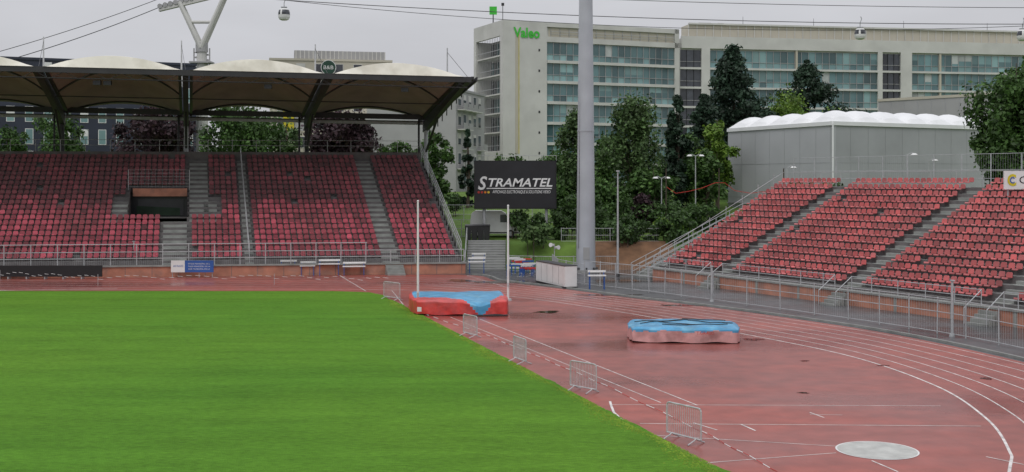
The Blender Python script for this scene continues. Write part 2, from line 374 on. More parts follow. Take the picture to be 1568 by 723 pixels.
def lrail(b,s,t0,t1,zo,h=1.0,mat=GALV,bars=True):
    n=int((t1-t0)/1.6)
    for i in range(n+1):
        t=t0+(t1-t0)*i/n; z=Z0+SL*t+zo; b.cyl(LP_(s,t,z-.4),LP_(s,t,z+h),.03,.03,mat,6)
    for hh in ((h,.66*h,.33*h) if bars else (h,)):
        b.cyl(LP_(s,t0,Z0+SL*t0+zo+hh),LP_(s,t1,Z0+SL*t1+zo+hh),.028,.028,mat,6)
    if bars:
        n2=int((t1-t0)/.22)
        for i in range(n2):
            t=t0+(t1-t0)*i/n2; z=Z0+SL*t+zo; b.cyl(LP_(s,t,z),LP_(s,t,z+h),.009,.009,mat,3,False)
lrail(gs,16.55,0,TT,0,.95); lrail(gs,-.35,0,TT,.2,1.1)
for s in np.arange(-.2,SMAX,1.95):
    gs.cyl(LP_(s,-1.5,.9),LP_(s,-1.5,2.55 if s>7 else 1.9),.04,.04,GALV,6)
for hh,a in ((2.55,7.5),(1.95,-.2),(1.45,-.2)):
    gs.cyl(LP_(a,-1.5,hh),LP_(SMAX,-1.5,hh),.032,.032,GALV,6)
for s in np.arange(0,SMAX,.16):
    gs.cyl(LP_(s,-1.5,.95),LP_(s,-1.5,1.9),.006,.006,GALV,3,False)
for s in (vs0-.2,vs1+.2): gs.cyl(LP_(s,vt1,zv1-.2),LP_(s,vt1,zv1+1.6),.04,.04,GALV,6)
for k in range(6): gs.cyl(LP_(vs0-.2,vt1,zv1+.1+k*.3),LP_(vs1+.2,vt1,zv1+.1+k*.3),.012,.012,GALV,4,False)
for s in np.arange(vs0,vs1,.3): gs.cyl(LP_(s,vt1,zv1),LP_(s,vt1,zv1+1.6),.008,.008,GALV,3,False)
for s in np.arange(-.3,SMAX,2.2): gs.cyl(LP_(s,TT+.1,zt+.8),LP_(s,TT+.1,zt+2.0),.03,.03,GALV,6)
for hh in (2.0,1.5): gs.cyl(LP_(-.3,TT+.1,zt+hh),LP_(SMAX,TT+.1,zt+hh),.02,.02,GALV,6)
for k in range(4): lbox(gs,4.7,6.1,-1.7-.3*(k+1),-1.7-.3*k,0,.75-.2*k,STEPC)
def rz(s,v): return 16.0+.012*s-2.5*v
TF=1.2; TB=18.6
cols=[-1.1,10.3,21.5,32.7,43.9,55.1]
NU=18;NV=12
def rise(u,v): return 2.15*max(0,math.sin(math.pi*(.10+.82*v)))**.6*(1-(2*u-1)**2)
for a,c in zip(cols[:-1],cols[1:]):
    vv=[-.02,0,.03]+list(np.linspace(.08,1,NV)); n=NU+1
    for layer in (0,1):
        V=[];Fs=[]
        for j,v in enumerate(vv):
            for i in range(n):
                u=i/NU; rr=0 if j==0 else rise(u,v); s=a+.35+(c-a-.7)*u
                V.append(LP_(s,TF+(TB-TF)*v,rz(s,v)+rr+.1-.09*layer))
        for j in range(0 if layer==0 else 1,len(vv)-1):
            for i in range(NU): Fs.append((j*n+i,j*n+i+1,(j+1)*n+i+1,(j+1)*n+i))
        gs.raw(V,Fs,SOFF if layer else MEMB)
    for v in (.03,.5,.97):
        pts=[]
        for i in range(13):
            u=i/12; s=a+.35+(c-a-.7)*u
            pts.append(LP_(s,TF+(TB-TF)*v,rz(s,v)+rise(u,v)-.06))
        gs.path(pts,.09,DARK,6)
    for v in (.5,.97): gs.cyl(LP_(a,TF+(TB-TF)*v,rz(a,v)-.3),LP_(c,TF+(TB-TF)*v,rz(c,v)-.3),.05,.05,DARK,6)
gs.cyl(LP_(cols[0],TF-.1,rz(0,0)),LP_(cols[-1],TF-.1,rz(60,0)),.09,.09,DARK,8)
gs.beam(LP_(cols[0]-.3,TF-.2,rz(0,0)+.12),LP_(cols[-1],TF-.2,rz(60,0)+.12),.18,.45,.45,DARK)
gs.cyl(LP_(cols[0],TF-.1,rz(0,0)-.75),LP_(cols[-1],TF-.1,rz(60,0)-.75),.05,.05,DARK,6)
s=cols[0]
while s<55:
    gs.cyl(LP_(s,TF-.1,rz(s,0)-.75),LP_(s+1.1,TF-.1,rz(s,0)-.2),.03,.03,DARK,4); gs.cyl(LP_(s+1.1,TF-.1,rz(s,0)-.2),LP_(s+2.2,TF-.1,rz(s,0)-.75),.03,.03,DARK,4); s+=2.2
gs.beam(LP_(cols[0],TB,rz(0,1)-.2),LP_(cols[-1],TB,rz(60,1)-.2),.25,.35,.35,GALV)
gs.beam(LP_(cols[0],TB-1.2,rz(0,1)+.4),LP_(cols[-1],TB-1.2,rz(60,1)+.4),.2,.5,.5,DARK)
for ic,s in enumerate(cols):
    gs.beam(LP_(s,TF-.3,rz(s,0)+.15),LP_(s,TB+.3,rz(s,1)+.1),.45,.45,1.35,DARK)
    for ds in (-.45,.45):
        gs.beam(LP_(s+ds,TF,rz(s,0)+.2),LP_(s+ds,TB,rz(s,1)+.2),.25,.25,.35,DARK)
    gs.cyl(LP_(s,TB-.3,0),LP_(s,TB-.3,rz(s,1)),.22,.20,DARK if ic%2 else GALV,10)
    gs.cyl(LP_(s+.7,TB-.3,6),LP_(s+.7,TB-.3,rz(s,1)),.10,.10,DARK,8)
    gs.cyl(LP_(s,TB-.3,rz(s,1)-3.2),LP_(s,TB-6,rz(s,.65)-.8),.12,.12,DARK,8)
    gs.cyl(LP_(s+.35,TF+6,rz(s,.3)),LP_(s+.35,TF+6,rz(s,.3)+4.0),.09,.05,GALV,8)
    gs.cyl(LP_(s+.35,TF+6,rz(s,.3)+3.6),LP_(s,TF,rz(s,0)+.2),.02,.02,DARK,4)
for k in range(9):
    v=k/9; v2=(k+1)/9
    gs.cyl(LP_(-1.1,TF+(TB-TF)*v,rz(0,v)-.2),LP_(-1.5,TF+(TB-TF)*v2,rz(0,v2)-1.3*v2-.4),.05,.05,DARK,6)
gs.beam(LP_(-1.9,TF,rz(0,0)+.15),LP_(-1.5,TB,rz(0,1)+.1),.12,.35,.35,DARK)
for s in (4,15,27.5,28.3,38): gs.box(LP_(s,TF+.2,rz(s,0)-1.0),(.6,.3,.35),BLACK)
gs.make()
# ---------------------------------------------------------------- RIGHT stand
rs=B('terraced_stand'); R0=Vector((10.7,89.4,0)); RA=Vector((.464,-.886,0)); RB=Vector((.886,.464,0))
def RP(s,t,z): return R0+RA*s+RB*t+Vector((0,0,z))
def rbox(b,s0,s1,t0,t1,z0,z1,mat):
    P=RP; b.hexa([P(s0,t0,z0),P(s1,t0,z0),P(s1,t1,z0),P(s0,t1,z0),P(s0,t0,z1),P(s1,t0,z1),P(s1,t1,z1),P(s0,t1,z1)],mat)
RS=58; rows=15; rt=.8; rZ0=1.05; rsl=.43
s=0
while s<RS:
    rbox(rs,s,s+3.9,0,.2,.0,.78,BRICK); rbox(rs,s+3.9,s+4.1,-.03,.2,.0,.80,STEPC); s+=4.1
rbox(rs,-.05,RS,-.08,.6,.80,.90,STEPC)
for r in range(rows):
    t0=.6+r*rt; z=rZ0+rsl*r; zp=z-rsl if r else .8
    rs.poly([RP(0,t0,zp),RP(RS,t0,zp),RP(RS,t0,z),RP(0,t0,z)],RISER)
    rs.poly([RP(0,t0,z),RP(RS,t0,z),RP(RS,t0+rt,z),RP(0,t0+rt,z)],CONC)
    rs.poly([RP(0,t0,0),RP(0,t0+rt,0),RP(0,t0+rt,z),RP(0,t0,z)],CONC)
zr=rZ0+rsl*(rows-1); tr=.6+rows*rt
rbox(rs,0,RS,tr,tr+1.6,0,zr,CONC)
rais=[(7.2,8.3),(19.6,20.8),(30.6,31.8),(43,44.2)]
for a,b_ in rais:
    for r in range(rows):
        t0=.6+r*rt; z=rZ0+rsl*r
        rbox(rs,a,b_,t0-.38,t0,z-rsl,z-rsl*.5,STEPC); rbox(rs,a,b_,t0,t0+.42,z-.01,z+.03,STEPC)
    for k in range(4): rbox(rs,a,b_,-.3*(k+1),-.3*k-.09,0,.72-.2*k,STEPC)
    for o in (a-.12,b_+.12):
        rs.cyl(RP(o,-1.2,0),RP(o,-1.2,.85),.028,.028,GALV,6); rs.cyl(RP(o,.1,.8),RP(o,.1,1.75),.028,.028,GALV,6); rs.cyl(RP(o,-1.2,.85),RP(o,.1,1.75),.028,.028,GALV,6)
s2=B('red_seats')
for r in range(rows):
    t0=.6+r*rt; z=rZ0+rsl*r; s=.35
    while s<RS-8:
        if not any(a-.2<s<b_+.2 for a,b_ in rais) and R()>.012: place_seat(s2,RP(s,t0+.42,z+.36),RA,RB,SEATR,1.0)
        s+=.52
s2.make()
for s in np.arange(0,RS,2.2): rs.cyl(RP(s,tr+.1,zr),RP(s,tr+.1,zr+1.1),.02,.02,GALV,6)
for hh in (1.1,.6): rs.cyl(RP(0,tr+.1,zr+hh),RP(RS,tr+.1,zr+hh),.018,.018,GALV,6)
for s in np.arange(0,RS,2.05):
    if not any(a-.3<s<b_+.3 for a,b_ in rais): rs.cyl(RP(s,.1,.9),RP(s,.1,1.75),.028,.028,GALV,6)
ed=[0]+[q for a,b_ in rais for q in (a-.12,b_+.12)]+[RS]
for a,b_ in zip(ed[::2],ed[1::2]):
    for hh in (1.75,1.35): rs.cyl(RP(a,.1,hh),RP(b_,.1,hh),.022,.022,GALV,6)
for r in range(0,rows,2):
    z=rZ0+rsl*r; rs.cyl(RP(-.05,.6+r*rt,z),RP(-.05,.6+r*rt,z+1.0),.025,.025,GALV,6)
rs.cyl(RP(-.05,.6,rZ0+1),RP(-.05,tr,zr+1),.025,.025,GALV,6)
rs.make()
mf=B('mesh_fence')
for s in np.arange(-2,52,2.5): mf.cyl(RP(s,tr+3,2),RP(s,tr+3,zr+2.3),.04,.04,GALV,6)
for hh in (zr+2.3,zr+1.2): mf.cyl(RP(-2,tr+3,hh),RP(52,tr+3,hh),.02,.02,GALV,5)
for s in np.arange(-2,52,.2): mf.cyl(RP(s,tr+3,zr-1),RP(s,tr+3,zr+2.3),.005,.005,GALV,3,False)
mf.make()
st=B('outdoor_staircase')
for k in range(24):
    z=.19*(k+1); t0=.2+k*.46; rbox(st,-3.2,-1.0,t0,t0+.46,0,z,STEPC)
rbox(st,-3.2,-1.0,.2+24*.46,16,0,.19*24,CONC)
for s in (-3.25,-2.1,-.95):
    for k in range(0,25,3):
        t0=.2+k*.46; st.cyl(RP(s,t0,.19*k),RP(s,t0,.19*k+1.05),.03,.03,GALV,6)
    for hh in (1.05,.7,.35): st.cyl(RP(s,.2,hh),RP(s,.2+24*.46,.19*24+hh),.025,.025,GALV,6)
    st.cyl(RP(s,.2+24*.46,.19*24+1.05),RP(s,16,.19*24+1.05),.025,.025,GALV,6); st.cyl(RP(s,16,4.4),RP(s,16,.19*24+1.05),.03,.03,GALV,6)
st.make()
st=B('outdoor_staircase')
for k in range(12):
    y0=98+k*.42; st.box((-2.2,y0+.21,.19*(k+1)/2),(3.3,.42,.19*(k+1)),STEPC); st.box((-2.2,y0-.012,.19*(k+1)-.05),(3.3,.02,.07),WALLG)
for xx in (-3.95,-.4):
    for k in (0,4,8,12): st.cyl((xx,98+k*.42,.19*k),(xx,98+k*.42,.19*k+1.1),.04,.04,GALV,6)
    for hh in (1.1,.7,.35): st.cyl((xx,98,hh),(xx,103,2.28+hh),.035,.035,GALV,6)
st.make()
# ---------------------------------------------------------------- fences
def fence(name,pts,h,step=2.0,bar=.13,rails=(1,.5,.06),z=0,br=.006):
    b=B(name); P=[Vector((*p,0)) for p in pts]
    for a,c in zip(P[:-1],P[1:]):
        L=(c-a).length; n=max(1,round(L/step))
        for i in range(n):
            q=a.lerp(c,i/n); b.cyl((q.x,q.y,z),(q.x+random.gauss(0,.02),q.y,z+h+.05),.036,.036,GALV,6)
        for r in rails: b.cyl((a.x,a.y,z+h*r),(c.x,c.y,z+h*r),.023,.023,GALV,6)
        if bar:
            m=int(L/bar)
            for i in range(m):
                q=a.lerp(c,i/m); b.cyl((q.x,q.y,z+.06),(q.x,q.y,z+h),br,br,GALV,3,False)
    b.cyl(tuple(P[-1]),(P[-1].x,P[-1].y,h),.035,.035,GALV,6)
    return b.make()
fl=[(5.2,84.5),(9.2,79),(12.6,73.4),(15.6,68.4),(18.2,63.6),(20.2,59.8),(21.7,56.2),(22.9,51.5),(23.6,46),(23.4,38),(21,28)]
fl2=cat(fl,2)
fence('perimeter_fence',[(p.x,p.y) for p in fl2],1.75,2.2,.16,rails=(1,.62,.06))
fence('perimeter_fence',[(5.2,84.5),(3.5,90),(3.3,96)],1.5,2,.16)
kb=B('track_kerb'); oc=cat(oo,8)[8*2:8*11]
for a,b_ in zip(oc[:-1],oc[1:]):
    d=(b_-a).normalized(); q=Vector((-d.y,d.x,0))
    A=a-q*.35;C=b_-q*.35; A2=a-q*.5;C2=b_-q*.5
    kb.hexa([(A.x,A.y,0),(C.x,C.y,0),(C2.x,C2.y,0),(A2.x,A2.y,0),(A.x,A.y,.1),(C.x,C.y,.1),(C2.x,C2.y,.1),(A2.x,A2.y,.1)],STEPC)
kb.make()
fence('perimeter_fence',[(-.2,97.3),(3.3,96),(8.6,96.5)],1.3,1.8,.15)
fm=B('floodlight_mast'); x=X(897,96)
fm.cyl((x,96,0),(x,96,40),.80,.36,MASTM,24); fm.cyl((x,96,0),(x,96,.25),1.1,1.05,CONC,16)
for i in range(8):
    a=i*math.pi/4; fm.box((x+.9*math.cos(a),96+.9*math.sin(a),.35),(.15,.15,.2),DARK,a)
for zz in (11.5,23): fm.cyl((x,96,zz),(x,96,zz+.12),.80-.011*zz+.03,.80-.011*zz+.03,MASTM,24)
for k in range(40): fm.cyl((x-.62+.010*k,95.45+.012*k,2+k*.9),(x-.62+.010*(k+1),95.45+.012*(k+1),2.9+k*.9),.02,.02,DARK,4,False)
fm.box((x,96,39.5),(6,.4,.3),MASTM)
for k in range(6):
    for j in range(3): fm.box((x-2.5+k,95.7,38.9-j*.8+.8),(.6,.35,.6),GALV)
fm.box((x,95.23,1.6),(.5,.1,1.0),WALLG)
fm.make()
# scoreboard
sb=B('scoreboard'); d=106; x0,x1=X(726,d),X(852,d); z0,z1=Z(320,d),Z(246,d)
sb.box(((x0+x1)/2,d+.15,(z0+z1)/2),(x1-x0,.5,z1-z0),BLACK)
SCR=M('led_screen',(.016,.016,.020),.35,var=.2); TXT=M('screen_lettering',(.8,.8,.8),.5)
sb.box(((x0+x1)/2,d-.12,(z0+z1)/2),(x1-x0-.2,.05,z1-z0-.2),SCR)
for xx in (x0+.9,x1-.9): sb.cyl((xx,d+.3,0),(xx,d+.3,z0),.14,.14,GALV,10); sb.cyl((xx,d+.3,2),(xx,d+1.8,z0),.05,.05,GALV,6)
sb.cyl((x0,d+.3,z1+.45),(x1,d+.3,z1+.45),.02,.02,GALV,6)
for k in range(7): xx=x0+(x1-x0)*k/6; sb.cyl((xx,d+.3,z1),(xx,d+.3,z1+.45),.02,.02,GALV,6)
ux=(1,0,0)
fy=d-.17
def tb_(txt,pxa,pxb,ya,yb,mat,sh=.25,bold=.02): sb.text(txt,(X(pxa,fy),fy,Z(yb,fy)),ux,(0,0,1),X(pxb,fy)-X(pxa,fy),Z(ya,fy)-Z(yb,fy),mat,shear=sh,bold=bold)
tb_('S',732,746,270,291,TXT); tb_('TRAMATEL',748,846,273,286,TXT)
sb.box(((X(745,fy)+X(845,fy))/2,fy,Z(288.6,fy)),(X(845,fy)-X(745,fy),.01,.08),TXT)
tb_('AFFICHAGE ELECTRONIQUE & SOLUTIONS VIDEO',754,843,291.5,297,TXT,.2,0)
for k,c in enumerate([REDP,REDP,M('orange_dot',(.7,.2,.02)),M('yellow_dot',(.7,.5,.05))]): sb.cyl((X(733+k*5,fy),fy,Z(294.5,fy)),(X(733+k*5,fy),fy-.01,Z(294.5,fy)),.11,.11,c,12)
sb.make()
# ---------------------------------------------------------------- landing mats
def mat_obj(name,FL,FR,BR,BL,h,top,side,seed,topmat,drop,extra=None,bulge=.06,low=None):
    rr=random.Random(seed); b=B(name); n=36; P=[Vector((*p,0)) for p in (FL,FR,BR,BL)]
    def q(u,v): return P[0].lerp(P[1],u).lerp(P[3].lerp(P[2],u),v)
    ph=[rr.random()*6 for _ in range(8)]
    def top_z(u,v):
        e=max(0,min(u,1-u,v,1-v)); k=min(1,e/.05)
        z=h*(.90+.10*k**.5)+bulge*(math.sin(math.pi*u)*math.sin(math.pi*v))
        z+=.035*math.sin(6*u+ph[0])*math.sin(5*v+ph[1])*k+.018*math.sin(17*u+7*v+ph[2])*k+.012*math.sin(29*v-11*u+ph[5])*k
        if low: z-=low(u,v)
        return z
    def sq(u,v):
        a=2*u-1;c=2*v-1; k=.06
        return (u-k*a*c*c*.5*abs(a)**3, v-k*c*a*a*.5*abs(c)**3)
    V=[];Fs=[];ms=[]
    for j in range(n+1):
        for i in range(n+1):
            u,v=sq(i/n,j/n); p=q(u,v); V.append((p.x,p.y,top_z(i/n,j/n)))
    for j in range(n):
        for i in range(n): Fs.append((j*(n+1)+i,j*(n+1)+i+1,(j+1)*(n+1)+i+1,(j+1)*(n+1)+i)); ms.append(side if topmat((i+.5)/n,(j+.5)/n) else top)
    b.rawm(V,Fs,ms)
    ring=[(i,0) for i in range(n)]+[(n,j) for j in range(n)]+[(n-i,n) for i in range(n)]+[(0,n-j) for j in range(n)]
    lev=[1.0,.96,.88,.78,.66,.54,.42,.3,.18,.08]; V=[];m=len(ring)
    for li,l in enumerate(lev):
        for k,(i,j) in enumerate(ring):
            u,v=sq(i/n,j/n); p=q(u,v); c=q(.5,.5); o=(p-c).normalized()
            w=0 if li==0 else .045+.02*math.sin(k*.23+ph[3])+.018*math.sin(k*.61+ph[4]+l*3)+.014*math.sin(k*1.3+l*5+ph[6])*(1-l)
            z=top_z(i/n,j/n)*l+(.03*math.sin(k*.45+ph[5]) if l<.1 else 0)
            V.append((p.x+o.x*w,p.y+o.y*w,max(.03,z)))
    Fs=[];ms=[]
    for l in range(len(lev)-1):
        for k in range(m):
            Fs.append((l*m+k,(l+1)*m+k,(l+1)*m+(k+1)%m,l*m+(k+1)%m))
            i,j=ring[k]; fl_=1-(lev[l]+lev[l+1])/2; ms.append(top if fl_<drop(i/n,j/n,k) and not topmat(min(.999,max(.001,(i+.5)/n)),min(.999,max(.001,j/n+.001))) else side)
    b.rawm(V,Fs,ms)
    for v in (.08,.35,.62,.9):
        A=q(.04,v);C=q(.96,v); b.beam((A.x,A.y,.12),(C.x,C.y,.12),.15,.11,.11,DARK)
    if extra: extra(b,q,top_z)
    return b.make(True)
def ex1(b,q,tz):
    A=q(.03,-.012);C=q(.075,-.012); b.poly([(A.x,A.y-.09,.25),(C.x,C.y-.09,.25),(C.x,C.y-.09,.5),(A.x,A.y-.09,.5)],WHITE)
    A=q(.60,-.04);C=q(.98,-.035); b.path([(A.x,A.y-.1,.05),(C.x,C.y-.1,.06)],.05,DARK)
def tm1(u,v):
    if u<.55 and v<.34*(1-u/.55)+.03: return True
    if u>.80 and v<.55*(u-.80)/.2+.02: return True
    return u<.025 or (u>.975 and v<.8)
def dr1(u,v,k):
    if v==0: return 1.1*max(0,1-abs(u-.69)/.13)
    return .12+.05*math.sin(k*.5)
mat_obj('pole_vault_landing_mat',(-5.45,65.6),(-.15,65.6),(-.5,71.3),(-6.3,70.6),.88,BLUE,REDC,3,tm1,dr1,ex1,.05,lambda u,v:.26*max(0,1-abs(u-.69)/.2)*max(0,1-v/.6))
def ex2(b,q,tz):
    for (u0,v0,u1,v1) in ((.05,.5,.55,.8),(.1,.35,.5,.75),(.55,.75,.95,.45),(.3,.25,.9,.35),(.5,.9,.9,.8),(.12,.6,.62,.3)):
        N_=8; pts=[]
        for k in range(N_+1):
            u=u0+(u1-u0)*k/N_; v=v0+(v1-v0)*k/N_; A=q(u,v); pts.append((A.x,A.y,tz(u,v)+.03))
        b.path(pts,.022,DARK,5)
    A=q(.6,-.02);C=q(.78,-.02); b.text('T.GIRAUD',(A.x,A.y-.13,.44),(1,-.03,0),(0,0,1),.8,.14,REDP)
mat_obj('high_jump_landing_mat',(5.5,54.7),(10.55,54.3),(10.95,57.6),(5.75,58.3),.72,BLUE,PINKC,8,lambda u,v:False,lambda u,v,k:.15+.06*math.sin(k*.4)+.05*math.sin(k*1.1),ex2,.05)
for (px,by,top) in ((640,478,308),(778,460,315)):
    x,d=G(px,by); p=B('upright_pole'); hh=Z(top,d); p.cyl((x,d,0),(x,d,hh),.075,.055,WHITE,12); p.cyl((x,d,0),(x,d,.12),.25,.2,GALV,12); p.cyl((x,d,hh),(x,d,hh+.06),.075,.03,WHITE,10)
    p.box((x,d-.1,1.0),(.08,.12,.25),GALV); p.make()
BAR=M('barrier_zinc',(.46,.47,.48),.45,metal=.1,var=.18,scale=5)
def barrier(px,py,ang,L=1.75,h=1.05):
    x,y=G(px,py); b=B('crowd_barrier'); c,s=math.cos(ang),math.sin(ang)
    def q(a,z,o=0): return (x+a*c-o*s,y+a*s+o*c,z)
    a0,a1=-L/2,L/2; r=.09
    path=[q(a0,.16),q(a0,h-r),q(a0+r*.3,h-r*.3),q(a0+r,h),q(a1-r,h),q(a1-r*.3,h-r*.3),q(a1,h-r),q(a1,.16),q(a0,.16)]
    b.path(path,.024,BAR,8)
    n=17
    for i in range(1,n): b.cyl(q(a0+L*i/n,.16),q(a0+L*i/n,h),.0095,.0095,BAR,5,False)
    for a in (a0+.2,a1-.2):
        b.path([q(a,.17),q(a,.12,-.06),q(a,.02,-.33)],.022,BAR,6); b.path([q(a,.17),q(a,.12,.06),q(a,.02,.33)],.022,BAR,6)
    b.cyl(q(a0-.05,.75),q(a0,.75),.014,.014,BAR,5); b.cyl(q(a1,.35),q(a1+.05,.35),.014,.014,BAR,5)
    b.make()
barrier(1047,676,math.radians(-54),1.4); barrier(893,600,math.radians(-48),1.3); barrier(796,556,math.radians(-68),1.35); barrier(720,516,math.radians(-60),1.4)
barrier(600,459,math.radians(-50),1.8,1.1)
rp=B('barrier_rope'); rps=[G(650,482),G(745,514),G(820,545),G(920,588),G(1075,662),G(1190,723)]
for a,b_ in zip(rps[:-1],rps[1:]):
    pts=[(a[0]+(b_[0]-a[0])*i/12,a[1]+(b_[1]-a[1])*i/12,.03+.02*math.sin(i)) for i in range(13)]
    for i in range(12):
        if i%2==0: rp.cyl(pts[i],pts[i+1],.012,.012,WHITE,5,False)
        else: rp.cyl(pts[i],pts[i+1],.009,.009,REDP,5,False)
rp.make()
tp=B('marker_tape')
for a,b_ in (((0,430),(150,437)),((150,437),(420,436)),((420,436),(600,440))):
    A=G(*a);C=G(*b_); n=int(math.hypot(C[0]-A[0],C[1]-A[1])/.6)
    for i in range(n):
        u=i/n;u2=(i+.6)/n; zz=.45+.25*abs(math.sin(u*9)); tp.cyl((A[0]+(C[0]-A[0])*u,A[1]+(C[1]-A[1])*u,zz),(A[0]+(C[0]-A[0])*u2,A[1]+(C[1]-A[1])*u2,zz-.03),.015,.015,WHITE,4,False)
    tp.cyl((A[0],A[1],0),(A[0],A[1],.8),.02,.02,GALV,5)
tp.make()
# ---------------------------------------------------------------- furniture by left stand
ab=B('advertising_board'); d=89.6
ab.box((X(60,d),d,.62),(X(133,d)-X(-60,d),.12,.85),BLACK)
for k in range(8): ab.box((X(133,d)-.4-k*1.4,d+.2,.3),(.08,.5,.6),GALV)
ab.make()
sg=B('information_sign'); d=91.2
def panel(pa,pb,ya,yb,mat):
    x0,x1=X(pa,d),X(pb,d); z0,z1=Z(yb,d),Z(ya,d); sg.box(((x0+x1)/2,d,(z0+z1)/2),(x1-x0,.06,z1-z0),mat)
panel(262,283,399,417,WHITE); panel(283.3,327,399,417,BLUEP)
d2=d-.04
sg.text('AIR FRANCE',(X(265,d2),d2,Z(409,d2)),ux,(0,0,1),.8,.16,BLUEP)
for k in range(3): sg.text('STADE MUNICIPAL DE LA VILLE'[k:k+20],(X(288,d2),d2,Z(405+k*4,d2)),ux,(0,0,1),1.7,.1,WHITE)
for px in (264,305,325): sg.cyl((X(px,d+.1),d+.1,0),(X(px,d+.1),d+.1,Z(399,d)),.03,.03,GALV,6)
sg.make()
def bench(px,py,L,top=WHITE,leg=BLUEP,h=.75,ang=.05):
    x,y=G(px,py); b=B('equipment_bench'); c,s=math.cos(ang),math.sin(ang)
    b.box((x,y,h),(L,.5,.07),top,ang); b.box((x,y+.2,h+.28),(L,.05,.14),top,ang)
    n=max(2,int(L/1.2)+1)
    for k in range(n):
        a=-L/2+.12+(L-.24)*k/(n-1)
        for o in (-.2,.2): b.cyl((x+a*c-o*s,y+a*s+o*c,0),(x+a*c-o*s,y+a*s+o*c,h+(.28 if o>0 else 0)),.03,.03,leg,6)
        b.cyl((x+a*c+.2*s,y+a*s-.2*c,.2),(x+a*c-.2*s,y+a*s+.2*c,.2),.02,.02,leg,6)
    b.make()
for px,L,h in ((441,1.3,.85),(471,1.2,.75),(504,1.7,.9),(542,1.8,.7)): bench(px,421.5,L,h=h,leg=BLUEP,ang=.14)
bench(730,418,1.4,h=.9); bench(914,443,1.25,h=.95)
bench(733,412,1.2,h=1.0); bench(640,417,1.6,h=.7)
for px,py,hh in ((205,419,2.6),(1090,462,2.2),(1458,515,2.7)):
    x,y=G(px,py); b=B('metal_post'); b.cyl((x,y,0),(x,y,hh),.07,.06,GALV,10); b.cyl((x,y,0),(x,y,.12 if px>300 else .45),.14,.12,GALV if px>300 else BLACK,12); b.box((x,y,hh),(.2,.2,.05),GALV); b.make()
cb=B('equipment_cabinet'); A=Vector((*G(821,432),0)); C=Vector((*G(865,442),0)); lc=Loc(cb,A,C)
lc.box(0,lc.L,-.9,0,.12,1.55,WHITE); lc.box(.08,lc.L-.08,0,.015,.22,1.45,WHITE)
for k in range(1,5): lc.box(lc.L*k/5-.02,lc.L*k/5+.02,0.015,.03,.22,1.45,WALLG)
lc.box(-.04,lc.L+.04,-.94,.04,1.55,1.60,DARK); lc.box(-.02,.0,-.9,.02,.12,1.55,WALLG); lc.box(lc.L,lc.L+.02,-.9,.02,.12,1.55,WHITE); lc.box(-.04,lc.L+.04,-.94,.04,.04,.12,DARK)
for a in (.2,lc.L-.2):
    p=lc.P(a,-.1,.06); cb.cyl(p+Vector((0,-.04,0)),p+Vector((0,.04,0)),.06,.06,BLACK,10)
cb.make()
hp=B('stacked_hurdles')
for k in range(20):
    px=786+R()*34; x,y=G(px,424-R()*8); a=R()*1.2-.3; c_,s_=math.cos(a),math.sin(a); z=.15+R()*1.0
    hp.box((x,y,z+.1),(1.1,.05,.12),random.choice([WHITE,REDP,BLUEP,WHITE]),a)
    for o in (-.5,.5):
        hp.cyl((x+o*c_,y+o*s_,0),(x+o*c_,y+o*s_,z+.1),.03,.03,BLUEP,5); hp.cyl((x+o*c_,y+o*s_,.03),(x+o*c_-s_*.6,y+o*s_-.6,.03),.02,.02,GALV,5)
hp.make()
lp=B('loudspeaker_pole'); x,d=X(849,95),95; lp.cyl((x,d,0),(x,d,2.3),.04,.04,GALV,8)
for o,z in ((-.25,2.3),(.25,2.1)): lp.cyl((x+o*.3,d,z),(x+o*1.3,d-.3,z+.03),.06,.18,WHITE,12); lp.box((x+o*.3,d,z),(.2,.2,.2),WALLG)
lp.make()
bn=B('waste_containers')
for k in range(4):
    x=X(717+k*9.5,105); zz=hgt(x,105)
    bn.hexa([(x-.22,104.7,zz),(x+.22,104.7,zz),(x+.22,105.3,zz),(x-.22,105.3,zz),(x-.28,104.6,zz+1.25),(x+.28,104.6,zz+1.25),(x+.28,105.4,zz+1.25),(x-.28,105.4,zz+1.25)],DARK)
    bn.hexa([(x-.3,104.55,zz+1.25),(x+.3,104.55,zz+1.25),(x+.3,105.4,zz+1.25),(x-.3,105.4,zz+1.25),(x-.28,104.7,zz+1.33),(x+.28,104.7,zz+1.33),(x+.28,105.4,zz+1.4),(x-.28,105.4,zz+1.4)],BLACK)
bn.make()
def van(px,d,L=4.6):
    b=B('white_van'); x=X(px,d); z=hgt(x,d)-.05; w=.95
    prof=[(0,.35),(0,1.5),(.15,2.25),(.5,2.45),(3.1,2.45),(3.55,2.2),(4.1,1.45),(4.95,1.15),(5.05,.35)]
    n=len(prof); V=[(x-2.2+p[0]*L/5,d-w,z+p[1]) for p in prof]+[(x-2.2+p[0]*L/5,d+w,z+p[1]) for p in prof]
    b.raw(V,[tuple(range(n)),tuple(range(2*n-1,n-1,-1))]+[(i,i+n,(i+1)%n+n,(i+1)%n) for i in range(n)],WHITE)
    b.poly([(x+.55,d-w-.01,z+1.4),(x+1.5,d-w-.01,z+1.4),(x+1.05,d-w-.01,z+2.1),(x+.55,d-w-.01,z+2.1)],GLASSD)
    for a in (-1.4,1.5): b.cyl((x+a,d-w-.03,z+.36),(x+a,d-w+.2,z+.36),.36,.36,BLACK,14); b.cyl((x+a,d-w-.04,z+.36),(x+a,d-w,z+.36),.2,.2,GALV,10)
    b.box((x,d-w-.005,z+.45),(4.3,.02,.12),DARK); b.make()
van(757,108.5)
